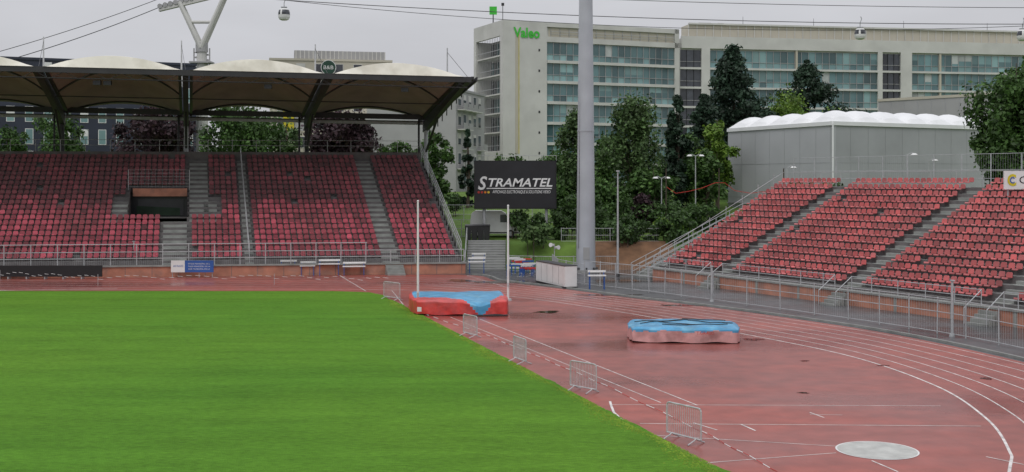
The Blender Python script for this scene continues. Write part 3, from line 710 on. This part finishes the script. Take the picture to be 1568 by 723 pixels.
def lamp(px,d,topy,kind=0,bz=None):
    x=X(px,d); z0=hgt(x,d) if bz is None else bz; z1=Z(topy,d); b=B('street_lamp'); b.cyl((x,d,z0),(x,d,z1),.07,.045,GALV,8)
    for s in ((-1,1) if kind==0 else (1,)):
        b.path([(x,d,z1-.1),(x+s*.35,d,z1+.1),(x+s*.6,d,z1+.05)],.03,GALV,6)
        b.cyl((x+s*.6,d,z1+.07),(x+s*.6,d,z1-.08),.16,.30,WHITE,12); b.cyl((x+s*.6,d,z1-.08),(x+s*.6,d,z1-.12),.28,.22,WALLG,12)
    b.make()
lamp(1065,118,238); lamp(1013,116,272); lamp(1422,110,245,1); lamp(1548,98,236,1); lamp(1389,100,236,1); lamp(1205,108,256,1)
pl=B('slim_lighting_pole'); x,d=G(946,424); pl.cyl((x,d,0),(x,d,Z(262,d)),.10,.05,GALV,8); pl.cyl((x,d,0),(x,d,.3),.18,.18,DARK,8); pl.box((x,d,Z(262,d)),(.25,.2,.1),GALV); pl.make()
rt_=B('barrier_tape'); pts=[]
for px,py in ((1020,286),(1035,296),(1055,293),(1075,288),(1095,280),(1110,280),(1125,292),(1150,296),(1180,292),(1200,285)): pts.append((X(px,112),112,Z(py,112)))
rt_.path(pts,.035,REDP,4)
for px in (1101,1020,1200): rt_.cyl((X(px,112),112,2),(X(px,112),112,Z(258,112)),.07,.05,BARK,6)
rt_.make()
rsn=B('logo_sign'); d=73.5; x0=X(1537,d); rsn.box((x0+2.6,d,Z(276,d)),(5.2,.1,1.15),WHITE); rsn.text('C',(x0+.2,d-.07,Z(285,d)),ux,(0,0,1),.55,.75,YEL,bold=.03); rsn.text('C',(x0+.35,d-.08,Z(281,d)),ux,(0,0,1),.3,.4,BLUEP,bold=.02)
rsn.text('OUEST',(x0+.95,d-.07,Z(281,d)),ux,(0,0,1),2.3,.45,DARK)
for a in (.3,4.8): rsn.cyl((x0+a,d+.1,2),(x0+a,d+.1,Z(262,d)),.05,.05,GALV,6)
rsn.make()
# ---------------------------------------------------------------- buildings
ob=B('office_building')
fz=3.55; ztop=31.3
A=(-1.55,200);C=(30.3,213); lc=Loc(ob,A,C); L=lc.L
lc.box(8.2,L,-16,-.35,0,34.0,WALLW)
lc.box(0,8.2,-1.2,0,0,34.8,WALLW)
lc.box(8.2,L,-.35,0,31.4,32.3,WALLW); lc.box(8.2,L,-.35,0,34.0,34.8,WALLW); lc.box(L-.9,L,-.35,0,0,34.8,WALLW)
lc.quad(8.6,L-1,-.33,32.3,34.0,WALLC)
for k in range(14): lc.box(9+k*1.75,9.08+k*1.75,-.3,-.2,32.3,33.9,GALV)
lc.box(9,L-1,-.1,-.03,33.2,33.28,GALV); lc.box(9,L-1,-.1,-.03,32.75,32.81,GALV)
def glazed(lc,x0,x1,nfl=8,mat=GLASS,pw=1.28,ztop=ztop,blind=.25,sp=.5):
    n=max(1,round((x1-x0)/pw)); w=(x1-x0)/n
    for f in range(nfl):
        zb=ztop-fz*(f+1)+sp; zm=zb+1.05; zt_=ztop-fz*f
        i=0
        while i<n:
            a=x0+i*w; run=min(n-i,random.choice([1,1,2,3])); m_=mat
            if R()<blind: m_=BLIND if R()<.25 else GLASSL
            dr=0 if m_ is mat else random.choice([0,.5,1.0])
            for j in range(run):
                aa=a+j*w
                lc.quad(aa,aa+w,-.30,zb,zm,GLASSL if mat is GLASS and R()<.7 else mat)
                lc.quad(aa,aa+w,-.30,zm,zt_,mat if dr else m_)
                if dr: lc.quad(aa+.03,aa+w-.03,-.29,zm+dr,zt_,m_)
                lc.box(aa-.035,aa+.035,-.28,-.18,zb,zt_,WALLG if mat is GLASS else DARK)
            i+=run
        lc.box(x0,x1,-.28,-.20,zm-.04,zm+.04,WALLG)
        lc.box(x0,x1,-.35,.12,zb-sp,zb,WALLW)
glazed(lc,8.25,L-.95,9)
lc.box(2.3,2.8,0,.05,12,32.5,WALLC); lc.box(2.9,3.0,0,.06,12,33,YEL)
for k in range(7): lc.box(6.6,6.9,0,.04,ztop-fz*k-1.6,ztop-fz*k-1.2,DARK)
A2=(-6.9,212); ls=Loc(ob,A2,(-1.553,199.99)); LS=ls.L
ls.box(0,LS,-.5,0,32.2,34.8,WALLW); ls.box(0,1.0,-6,0,10.7,32.2,WALLW); ls.box(LS-1.2,LS,-.5,0,0,32.2,WALLW); ls.box(0,LS-1.2,-6,0,10.2,12.4,WALLW)
ls.box(0,LS-1.2,-8,-6.1,0,34.6,WALLW); ls.box(0,LS,-12,-.5,34.0,34.7,WALLW)
ls.box(1.0,LS-1.2,-6,-3.0,0,32.2,WALLG)
for k in range(6):
    zb=12.4+k*3.3
    ls.box(1.0,LS-1.2,-3,-.3,zb-.12,zb+.12,WALLW)
    ls.box(1.0,LS-1.2,-.4,-.34,zb+1.0,zb+1.08,GALV)
    for i in range(9): ls.quad(1.2+i*1.2,2.3+i*1.2,-2.97,zb+.3,zb+2.9,GLASSD if R()<.5 else GLASS)
    for i in range(15): ls.box(1.0+i*.75,1.06+i*.75,-.4,-.34,zb,zb+3.2,GALV)
lc.b.text('Valeo',lc.P(1.9,.12,31.9),lc.u,(0,0,1),4.9,1.75,GREENL,bold=.03)
ob.box((-3.3,206,37.2),(1.3,.3,1.4),GREENL); ob.cyl((-3.3,206,34.8),(-3.3,206,36.7),.1,.1,DARK,6); ob.cyl((-1.6,204,34.8),(-1.6,204,38.2),.06,.06,DARK,6); ob.box((-1.6,204,38),(.5,.2,.5),DARK)
A=(30.9,214.5);C=(132,233); l2=Loc(ob,A,C); L=l2.L
def sx(px):
    k=(px-CX)/F; return (k*A[1]-A[0])/(l2.u.x-k*l2.u.y)
l2.box(0,L,-16,-.4,0,33.4,WALLW); l2.box(0,L,-.4,.12,31.6,33.8,WALLW); l2.box(2,L,-6,-2,33.8,36.2,WALLC)
for k in range(60): l2.box(2+k*1.6,2.12+k*1.6,-2,-1.85,33.8,36.2,WALLW)
l2.box(2,L,-2.1,-1.6,36.2,36.5,WALLW)
for a,b_,m_ in ((1041,1074,GLASSD),(1087,1344,GLASS),(1351,1379,GLASSD),(1396,1640,GLASS)):
    glazed(l2,sx(a),sx(b_),9,m_,blind=.3 if m_ is GLASS else .1,pw=1.4 if m_ is GLASS else 1.3,sp=.38)
for a,b_ in ((1034,1041),(1074,1087),(1344,1351),(1379,1396),(1640,1650)):
    l2.box(sx(a),sx(b_),-.4,.14,0,31.6,WALLW)
for a in (1220,1440): l2.box(sx(a)-.2,sx(a)+.2,-.3,.02,0,31.6,WALLC)
for px in (1090,1100,1120,1480): l2.box(sx(px),sx(px)+1.2,-8,-7,36.2,37.3,WALLG)
for px in (1150,1260,1400,1530): l2.b.cyl(l2.P(sx(px),-4,36.2),l2.P(sx(px),-4,38.2),.05,.03,DARK,5)
ob.make()
def block(name,pa,pb,d0,d1,topy,wall,fl=3.0,ww=1.2,wh=1.4,sp=2.6,z0=0,win=GLASSD,depth=14,frame=WALLW,rowskip=.0,pair=False,bal=False):
    b=B(name); A=(X(pa,d0),d0);C=(X(pb,d1),d1); l=Loc(b,A,C); zt_=Z(topy,d0); l.box(0,l.L,-depth,0,z0,zt_,wall); l.box(-.1,l.L+.1,-depth,.15,zt_,zt_+.35,wall)
    z=zt_-fl
    while z>2:
        x=sp*.4
        while x+ww<l.L:
            if R()>rowskip:
                l.box(x-.09,x+ww+.09,0,.05,z+.7,z+.86+wh,frame)
                l.quad(x,x+ww,.06,z+.78,z+.78+wh,win)
                if R()<.4: l.quad(x,x+ww,.07,z+.78+wh*(.4+.4*R()),z+.78+wh,frame)
                if bal and R()<.5: l.box(x-.4,x+ww+.4,.05,1.1,z,z+.14,WALLW); l.box(x-.4,x+ww+.4,1.05,1.1,z+.14,z+1.05,WALLG)
            x+=sp*(1 if not pair or int(x/sp)%2 else .72)
        z-=fl
    return b,l
b,l=block('navy_apartment_building',-60,300,160,172,88,NAVY,3.1,.9,2.0,2.4,frame=WHITE,rowskip=.35,win=GLASSL); b.make()
b,l=block('hotel_building',413,600,192,196,92,WALLC,3.0,1.3,1.7,3.1); l.box(4,l.L-1,-6,-2,l.b.v[4][2],l.b.v[4][2]+1.9,WALLG)
for k in range(22): l.box(4.2+k*.7,4.35+k*.7,-2,-1.9,l.b.v[4][2],l.b.v[4][2]+1.9,WALLW)
p=l.P(l.L*.475,.2,Z(103,193))
DG=M('dark_green_sign',(.01,.05,.03),.5)
b.cyl(p,p+l.n*.3,1.15,1.15,DG,24); b.cyl(p+l.n*.05,p+l.n*.28,1.25,1.25,WHITE,24); b.cyl(p+l.n*.05,p+l.n*.32,1.12,1.12,DG,24)
b.text('B&B',p+l.n*.36-l.u*.8-Vector((0,0,.3)),l.u,(0,0,1),1.6,.6,WHITE); b.make()
b,l=block('apartment_building',545,626,182,184,178,WALLW,2.9,1.2,1.5,2.4); b.make()
b,l=block('apartment_building',626,700,178,182,152,WALLC,2.9,1.4,1.6,2.7,bal=True); b.make()
b,l=block('apartment_building',698,742,172,186,138,WALLG,2.9,1.3,1.6,2.5,bal=True,frame=WALLW); b.make()
b=B('yellow_facade_panel'); b.box((X(442,175),175,Z(180,175)),(1.6,.3,4.5),YEL); b.box((X(450,175),175.2,Z(185,175)),(3,.3,3),WALLG); b.make()
b=B('grey_hall'); A=(X(1345,165),165);C=(X(1560,150),150); l=Loc(b,A,C); l.box(0,l.L,-15,0,0,Z(152,160),WALLG); l.box(-.1,l.L+.1,-15,.1,Z(152,160),Z(148,160),WALLC)
for k in range(1,10): l.box(l.L*k/10-.03,l.L*k/10+.03,0,.03,4,Z(152,160),MESHD)
b.make()
gy=B('sports_hall'); A=(X(1115,136),136);Cn=(X(1275,119),119);D=(X(1527,131),131)
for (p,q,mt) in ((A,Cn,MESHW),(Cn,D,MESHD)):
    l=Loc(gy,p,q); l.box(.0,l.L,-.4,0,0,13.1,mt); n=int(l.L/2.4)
    for k in range(n): l.box(l.L*k/n-.012,l.L*k/n+.012,0,.02,2,12.9,MESHS)
    for z in (5.6,9.3): l.box(0,l.L,0,.018,z,z+.03,MESHS)
    l.box(-.05,l.L+.05,-.5,.15,13.1,13.5,ROOFW); l.box(0,l.L,0,.2,4.9,5.0,WALLG)
gy.cyl((Cn[0],Cn[1]-.1,0),(Cn[0],Cn[1]-.1,13.3),.10,.10,ROOFW,8)
Av,Cv,Dv=[Vector((*p,0)) for p in (A,Cn,D)]; E=Av+(Dv-Cv)
gy.poly([(Av.x,Av.y,13.2),(Cv.x,Cv.y,13.2),(Dv.x,Dv.y,13.2),(E.x,E.y,13.2)],ROOFW)
for (p,q) in ((Dv,E),(E,Av)): gy.poly([(p.x,p.y,0),(q.x,q.y,0),(q.x,q.y,13.2),(p.x,p.y,13.2)],MESHD)
nb_u,nb_v,seg=5,7,8
V=[];Fs=[]; NUm=nb_u*seg;NVm=nb_v*seg
for j in range(NVm+1):
    for i in range(NUm+1):
        u=i/NUm;v=j/NVm; p=Av.lerp(Cv,u)+(Dv-Cv)*v
        e=min(1,min(u,1-u)*6); e2=min(1,min(v,1-v)*8)
        bump=(abs(math.sin(math.pi*u*nb_u))**.6)*(abs(math.sin(math.pi*v*nb_v))**.6)
        V.append((p.x,p.y,13.5+.8*bump+.75*min(e,e2)))
for j in range(NVm):
    for i in range(NUm): a=j*(NUm+1)+i; Fs.append((a,a+1,a+NUm+2,a+NUm+1))
gy.raw(V,Fs,ROOFW)
gy.make()
# ---------------------------------------------------------------- trees
def leaves(centres,radii,per,size,rng,flat=1.0,up=.3):
    C=np.repeat(centres,per,axis=0); Rr=np.repeat(radii,per)
    n=len(C); d=rng.normal(size=(n,3)); d/=np.linalg.norm(d,axis=1)[:,None]
    rad=Rr*(rng.random(n)**.4)*(1+.25*rng.normal(size=n)*.6)
    off=d*rad[:,None]; off[:,2]*=flat; P=C+off
    nm=d*.7+rng.normal(size=(n,3))*.6; nm[:,2]+=up; nm/=np.linalg.norm(nm,axis=1)[:,None]
    r=rng.normal(size=(n,3)); a=np.cross(nm,r); a/=np.linalg.norm(a,axis=1)[:,None]; b=np.cross(nm,a)
    s=size*(.55+.9*rng.random(n))[:,None]
    return np.stack([P-a*s*.5,P+b*s*.32,P+a*s*.5,P-b*s*.32],axis=1).reshape(-1,3)
def tree(name,x,y,z0,Ht,Rd,mat,seed,kind='round',crown0=.25,nc=34,per=150,size=.42):
    rng=np.random.default_rng(seed); b=B(name)
    b.cyl((x,y,z0-.2),(x+.2,y,z0+Ht*.5),.028*Ht*.55+.08,.02*Ht*.4+.05,BARK,9); b.cyl((x+.2,y,z0+Ht*.5),(x,y,z0+Ht*.93),.02*Ht*.4+.05,.03,BARK,7)
    cs=[];rs_=[]; flat=1.0
    if kind=='round':
        cz=z0+Ht*(crown0+(1-crown0)/2); hz=Ht*(1-crown0)/2
        for i in range(nc):
            d=rng.normal(size=3); d/=np.linalg.norm(d); rr=rng.random()**.45*.86
            cs.append((x+d[0]*rr*Rd,y+d[1]*rr*Rd,cz+d[2]*rr*hz)); rs_.append(Rd*(.17+.2*rng.random()))
    elif kind=='cedar':
        flat=.5
        lob=[rng.random()*6.28 for _ in range(3)]
        for i in range(nc):
            f=rng.random()**1.1; an=rng.random()*6.28
            rw=Rd*(1-f**1.9)*(.75+.25*math.sin(an*2+lob[0]+f*9)+.2*math.sin(f*23+lob[1])); q=.25+.75*rng.random()**.6
            c=(x+math.cos(an)*rw*q,y+math.sin(an)*rw*q,z0+Ht*(crown0+(.97-crown0)*f)-.06*rw*q); cs.append(c); rs_.append(Rd*(.17+.14*rng.random())*(1.1-.5*f))
            if i%3==0: b.cyl((x,y,c[2]-.3),c,.08,.02,BARK,5)
        for k in range(4): cs.append((x,y,z0+Ht*(.86+.04*k))); rs_.append(.9-.17*k)
    elif kind=='cone':
        for i in range(nc):
            f=rng.random(); rw=Rd*(1-f)**.8; an=rng.random()*6.28; q=.3+.7*rng.random()
            cs.append((x+math.cos(an)*rw*q,y+math.sin(an)*rw*q,z0+Ht*(crown0+(1-crown0)*f))); rs_.append(Rd*(.22+.12*rng.random())*(1.1-.6*f))
    elif kind=='weep':
        flat=2.0
        for i in range(nc):
            f=rng.random()**.8; rw=Rd*(1-abs(f-.45)**1.6*1.5)*.85; an=rng.random()*6.28; q=.2+.8*rng.random()
            cs.append((x+math.cos(an)*rw*q,y+math.sin(an)*rw*q,z0+Ht*(crown0+(1-crown0)*f*.92))); rs_.append(Rd*(.17+.12*rng.random()))
    cs=np.array(cs);rs_=np.array(rs_)
    if kind in('round','weep','cone'):
        for c in cs[::3]:
            h0=z0+Ht*(.2+.3*rng.random()); b.cyl((x+.1,y,min(h0,c[2])),(c[0],c[1],c[2]),.07,.02,BARK,5)
    q=leaves(cs,rs_,per,size,rng,flat)
    n=len(q)//4; b.raw(q.tolist(),[(4*i,4*i+1,4*i+2,4*i+3) for i in range(n)],mat)
    b.make()
def T(name,px,d,topy,wpx,mat,seed,kind='round',**k):
    x=X(px,d); z0=hgt(x,d); tree(name,x,d,z0,(Z(topy,d)-z0)*1.04,wpx/2/F*d,mat,seed,kind,**k)
T('green_tree',95,140,168,95,LG,1,per=120); T('purple_leaf_tree',240,146,162,130,LP,2,per=170,size=.5,nc=44); T('green_tree',372,140,154,150,LG,3,per=190,nc=54)
T('purple_leaf_tree',520,144,170,125,LP,4,per=170,size=.5,nc=44); T('green_tree',438,150,180,70,LM,5,per=110); T('green_tree',664,132,200,66,LG,6,per=120,crown0=.1); T('conifer_tree',716,134,205,34,LDK,7,'cone',nc=30,per=100,crown0=.05)
T('green_tree',605,150,215,60,LG,8,per=80); T('green_tree',15,150,190,60,LG,9,per=80)
T('birch_tree',880,124,176,78,LM,11,'weep',crown0=.12,nc=60,per=120,size=.36); T('birch_tree',968,121,156,112,LM,12,'weep',crown0=.10,nc=90,per=130,size=.36); T('conifer_tree',1036,128,152,72,LDK,13,'cone',nc=60,per=140,crown0=.05)
T('cedar_tree',1122,150,76,165,LDK,14,'cedar',nc=170,per=130,crown0=.15,size=.45); T('cedar_tree',1236,168,98,150,LDK,15,'cedar',nc=120,per=110,crown0=.35,size=.45); T('cedar_tree',1078,146,150,100,LDK,24,'cedar',nc=90,per=120,crown0=.1,size=.45)
T('light_green_tree',1210,155,142,140,LL,16,per=150,nc=50,crown0=.15); T('green_tree',1098,132,178,64,LL,17,per=130,nc=36,crown0=.1); T('green_tree',1082,126,225,76,LG,18,per=130,crown0=.05)
T('green_tree',1556,100,88,150,LG,19,per=260,nc=110,crown0=.05,size=.36); T('green_tree',1585,108,75,120,LG,40,per=200,nc=60,crown0=.1); T('green_tree',1052,134,205,76,LG,20,per=120,crown0=.05,nc=44)
T('green_tree',925,138,205,90,LG,21,per=120,crown0=.05,nc=44); T('green_tree',845,150,225,70,LG,22,per=110,crown0=.05); T('conifer_tree',1160,140,180,66,LDK,23,'cone',nc=44,per=120,crown0=.05)
T('purple_leaf_tree',985,112,296,44,LP,25,per=90,crown0=.1); T('green_tree',1000,118,255,90,LG,26,per=130,crown0=.0); T('green_tree',855,122,268,60,LG,27,per=120,crown0=.0); T('green_tree',925,118,270,80,LG,28,per=120,crown0=.0)
T('green_tree',790,150,235,80,LG,29,per=120,crown0=.0)
def hedge(name,pa,pb,d,topy,boty,mat,seed,dep=3,per=140,size=.3,slope=0):
    rng=np.random.default_rng(seed); x0,x1=X(pa,d),X(pb,d); zt_=Z(topy,d); zb=Z(boty,d); cs=[];rr=[]
    n=int((x1-x0)*dep*1.3)+6
    for i in range(n):
        u=rng.random(); r=.35+.45*rng.random(); cs.append((x0+(x1-x0)*u,d+dep*(rng.random()-.3),zb+(zt_-zb+slope*u)*(.15+.75*rng.random()))); rr.append(r*1.15)
    b=B(name); q=leaves(np.array(cs),np.array(rr),per,size,rng,.9)
    b.raw(q.tolist(),[(4*i,4*i+1,4*i+2,4*i+3) for i in range(len(q)//4)],mat)
    for c in cs[::3]: b.cyl((c[0],c[1],hgt(c[0],c[1])-.1),(c[0],c[1],c[2]),.05,.02,BARK,5)
    b.make()
hedge('hedge',800,885,105,322,372,LH,31,dep=2.5); hedge('hedge',880,960,106,320,376,LH,32,dep=2.5); hedge('hedge',945,1075,103,345,390,LH,33,slope=1.6,dep=3.5)
hedge('shrub',808,840,101,346,382,LM,34,dep=1.5); hedge('hedge',960,1110,112,314,355,LH,35,dep=4); hedge('shrub',1000,1055,107,335,362,LL,36,dep=2,per=70)
hedge('shrub',1220,1300,106,282,300,LH,37,dep=2,per=90); hedge('hedge',855,965,110,300,345,LG,38,dep=2.5)
hedge('shrub',780,800,107,322,345,LH,39,dep=1.5); hedge('shrub',655,700,125,300,322,LH,41,dep=2)
dt=B('distant_trees'); rng=np.random.default_rng(5); cs=[];rr=[]
for i in range(520):
    x=-190+rng.random()*420; y=262+rng.random()*40; cs.append((x,y,3+rng.random()*(11+3*math.sin(x*.07)))); rr.append(2.0+1.5*rng.random())
q=leaves(np.array(cs),np.array(rr),55,1.5,rng); dt.raw(q.tolist(),[(4*i,4*i+1,4*i+2,4*i+3) for i in range(len(q)//4)],LG); dt.make()
fence('perimeter_fence',[(X(650,108),108),(X(735,108),108)],1.6,2,.15,z=2.3)
fence('perimeter_fence',[(X(640,120),120),(X(850,120),120)],1.9,2.4,.2,z=3.1)
fence('perimeter_fence',[(X(860,103),103.4),(X(1010,103),103.4)],1.2,2,.2,z=2.1)
# ---------------------------------------------------------------- cable car
cp=B('cable_car_pylon'); d=185
def C3(px,py,dd=0): return (X(px,d),d+dd,Z(py,d))
for dd in (-.6,.6):
    cp.cyl(C3(309,74,dd),C3(276,4,dd),.42,.34,WALLW,8); cp.cyl(C3(309,74,dd),C3(344,-4,dd),.42,.34,WALLW,8)
cp.cyl((X(309,d),d,3),C3(309,74),1.2,.75,WALLW,12)
cp.cyl(C3(309,66),C3(309,80),.95,.95,WALLG,12)
cp.cyl(C3(290,34),C3(327,34),.25,.25,WALLW,8); cp.beam(C3(244,12),C3(352,-14),.8,.6,.6,WALLW)
for k in range(7): px=246+k*8; cp.cyl(C3(px,10-k*2,-.5),C3(px,10-k*2,.5),.4,.4,WALLG,8)
for k in range(8):
    cp.cyl(C3(297+(k%2)*24,80+k*4),C3(297+((k+1)%2)*24,84+k*4),.1,.1,WALLG,5)
for k in (297,321): cp.cyl(C3(k,74),C3(k,112),.12,.12,WALLG,6)
cp.box((X(309,d),d,Z(96,d)),(3.4,2.5,.25),WALLG)
cp.make()
cb=B('overhead_cables')
def cable(p0,p1,sag,r=.06):
    p0=Vector(p0);p1=Vector(p1); pts=[]
    for i in range(25):
        u=i/24; p=p0.lerp(p1,u); p.z-=sag*4*u*(1-u); pts.append(p)
    cb.path(pts,r,DARK,5)
cable(C3(247,10),(X(-60,165),165,Z(112,165)),.6); cable(C3(285,-18),(X(-60,172),172,Z(95,172)),.6,.05)
cable(C3(344,-6),(X(1600,190),190,Z(37,190)),1.2); cable(C3(344,-30),(X(1600,195),195,Z(12,195)),1.0,.05); cable(C3(380,-6),(X(1600,188),188,Z(38.5,188)),2.6,.045)
cb.make()
def gondola(px,py,d,w=1.9):
    b=B('cable_car_gondola'); x=X(px,d); z=Z(py,d); n=18; prof=[(0,-1.05),(.45,-1.02),(.8,-.85),(.95,-.5),(1.0,-.1),(.97,.3),(.85,.7),(.6,.95),(0,1.05)]
    k=w/2
    for a,(p,q) in enumerate(zip(prof[:-1],prof[1:])):
        mt=GLASSD if a in(4,5) else WHITE
        for i in range(n):
            t0=2*math.pi*i/n;t1=2*math.pi*(i+1)/n
            mm=WHITE if (i%6==0) else mt
            b.poly([(x+p[0]*k*math.cos(t0),d+p[0]*k*math.sin(t0),z+p[1]*k),(x+p[0]*k*math.cos(t1),d+p[0]*k*math.sin(t1),z+p[1]*k),(x+q[0]*k*math.cos(t1),d+q[0]*k*math.sin(t1),z+q[1]*k),(x+q[0]*k*math.cos(t0),d+q[0]*k*math.sin(t0),z+q[1]*k)],mm)
    b.path([(x,d,z+k),(x,d,z+k+.9),(x+.25,d,z+k+1.5),(x+.1,d,z+k+1.9)],.07,GALV,6); b.box((x,d,z+k+.15),(.9,.6,.15),GALV); b.make()
gondola(435,22,186,1.9); gondola(1317,52,190,1.8); gondola(1566,54,190,1.8)
# ---------------------------------------------------------------- world, sun, camera
w=bpy.data.worlds.new('World'); scene.world=w; w.use_nodes=True; N=w.node_tree.nodes; L=w.node_tree.links; bg=N['Background']
sky=N.new('ShaderNodeTexSky'); sky.sky_type='NISHITA'; sky.sun_disc=False; sky.sun_elevation=math.radians(55); sky.sun_rotation=math.radians(200); sky.dust_density=4
hs=N.new('ShaderNodeHueSaturation'); hs.inputs['Saturation'].default_value=.25; L.new(sky.outputs[0],hs.inputs['Color'])
tc=N.new('ShaderNodeTexCoord'); sp=N.new('ShaderNodeSeparateXYZ'); L.new(tc.outputs['Generated'],sp.inputs[0])
mr=N.new('ShaderNodeMapRange'); mr.inputs[1].default_value=0; mr.inputs[2].default_value=.9; mr.inputs[3].default_value=5.1; mr.inputs[4].default_value=10.5; L.new(sp.outputs['Z'],mr.inputs[0])
mp=N.new('ShaderNodeMapping'); mp.inputs['Scale'].default_value=(1,1,4); L.new(tc.outputs['Generated'],mp.inputs[0])
nz=N.new('ShaderNodeTexNoise'); nz.inputs['Scale'].default_value=2.2; nz.inputs['Detail'].default_value=5; L.new(mp.outputs[0],nz.inputs['Vector'])
m2=N.new('ShaderNodeMapRange'); m2.inputs[1].default_value=.3;m2.inputs[2].default_value=.7;m2.inputs[3].default_value=.86;m2.inputs[4].default_value=1.12; L.new(nz.outputs['Fac'],m2.inputs[0])
mu=N.new('ShaderNodeMath'); mu.operation='MULTIPLY'; L.new(mr.outputs[0],mu.inputs[0]); L.new(m2.outputs[0],mu.inputs[1])
vs=N.new('ShaderNodeVectorMath'); vs.operation='SCALE'; vs.inputs[0].default_value=(.97,.98,1.04); L.new(mu.outputs[0],vs.inputs['Scale'])
mx=N.new('ShaderNodeMix'); mx.data_type='RGBA'; mx.inputs[0].default_value=.9; L.new(hs.outputs[0],mx.inputs[6]); L.new(vs.outputs[0],mx.inputs[7])
L.new(mx.outputs[2],bg.inputs[0]); bg.inputs[1].default_value=.105
sd=bpy.data.lights.new('sun','SUN'); sd.energy=.8; sd.angle=math.radians(25); sd.color=(1,.97,.93); so=bpy.data.objects.new('sun',sd); scene.collection.objects.link(so)
so.rotation_euler=(math.radians(35),0,math.radians(-20))
cam=bpy.data.cameras.new('camera'); cam.sensor_width=36; cam.lens=36*F/1568; cam.shift_y=-(361.5-YH)/1568; cam.clip_end=6000; cam.clip_start=.1
co_=bpy.data.objects.new('camera',cam); scene.collection.objects.link(co_); co_.location=(0,0,H); co_.rotation_euler=(math.radians(90),0,0); scene.camera=co_
scene.view_settings.view_transform='Standard'; scene.view_settings.look='None'; scene.view_settings.exposure=0
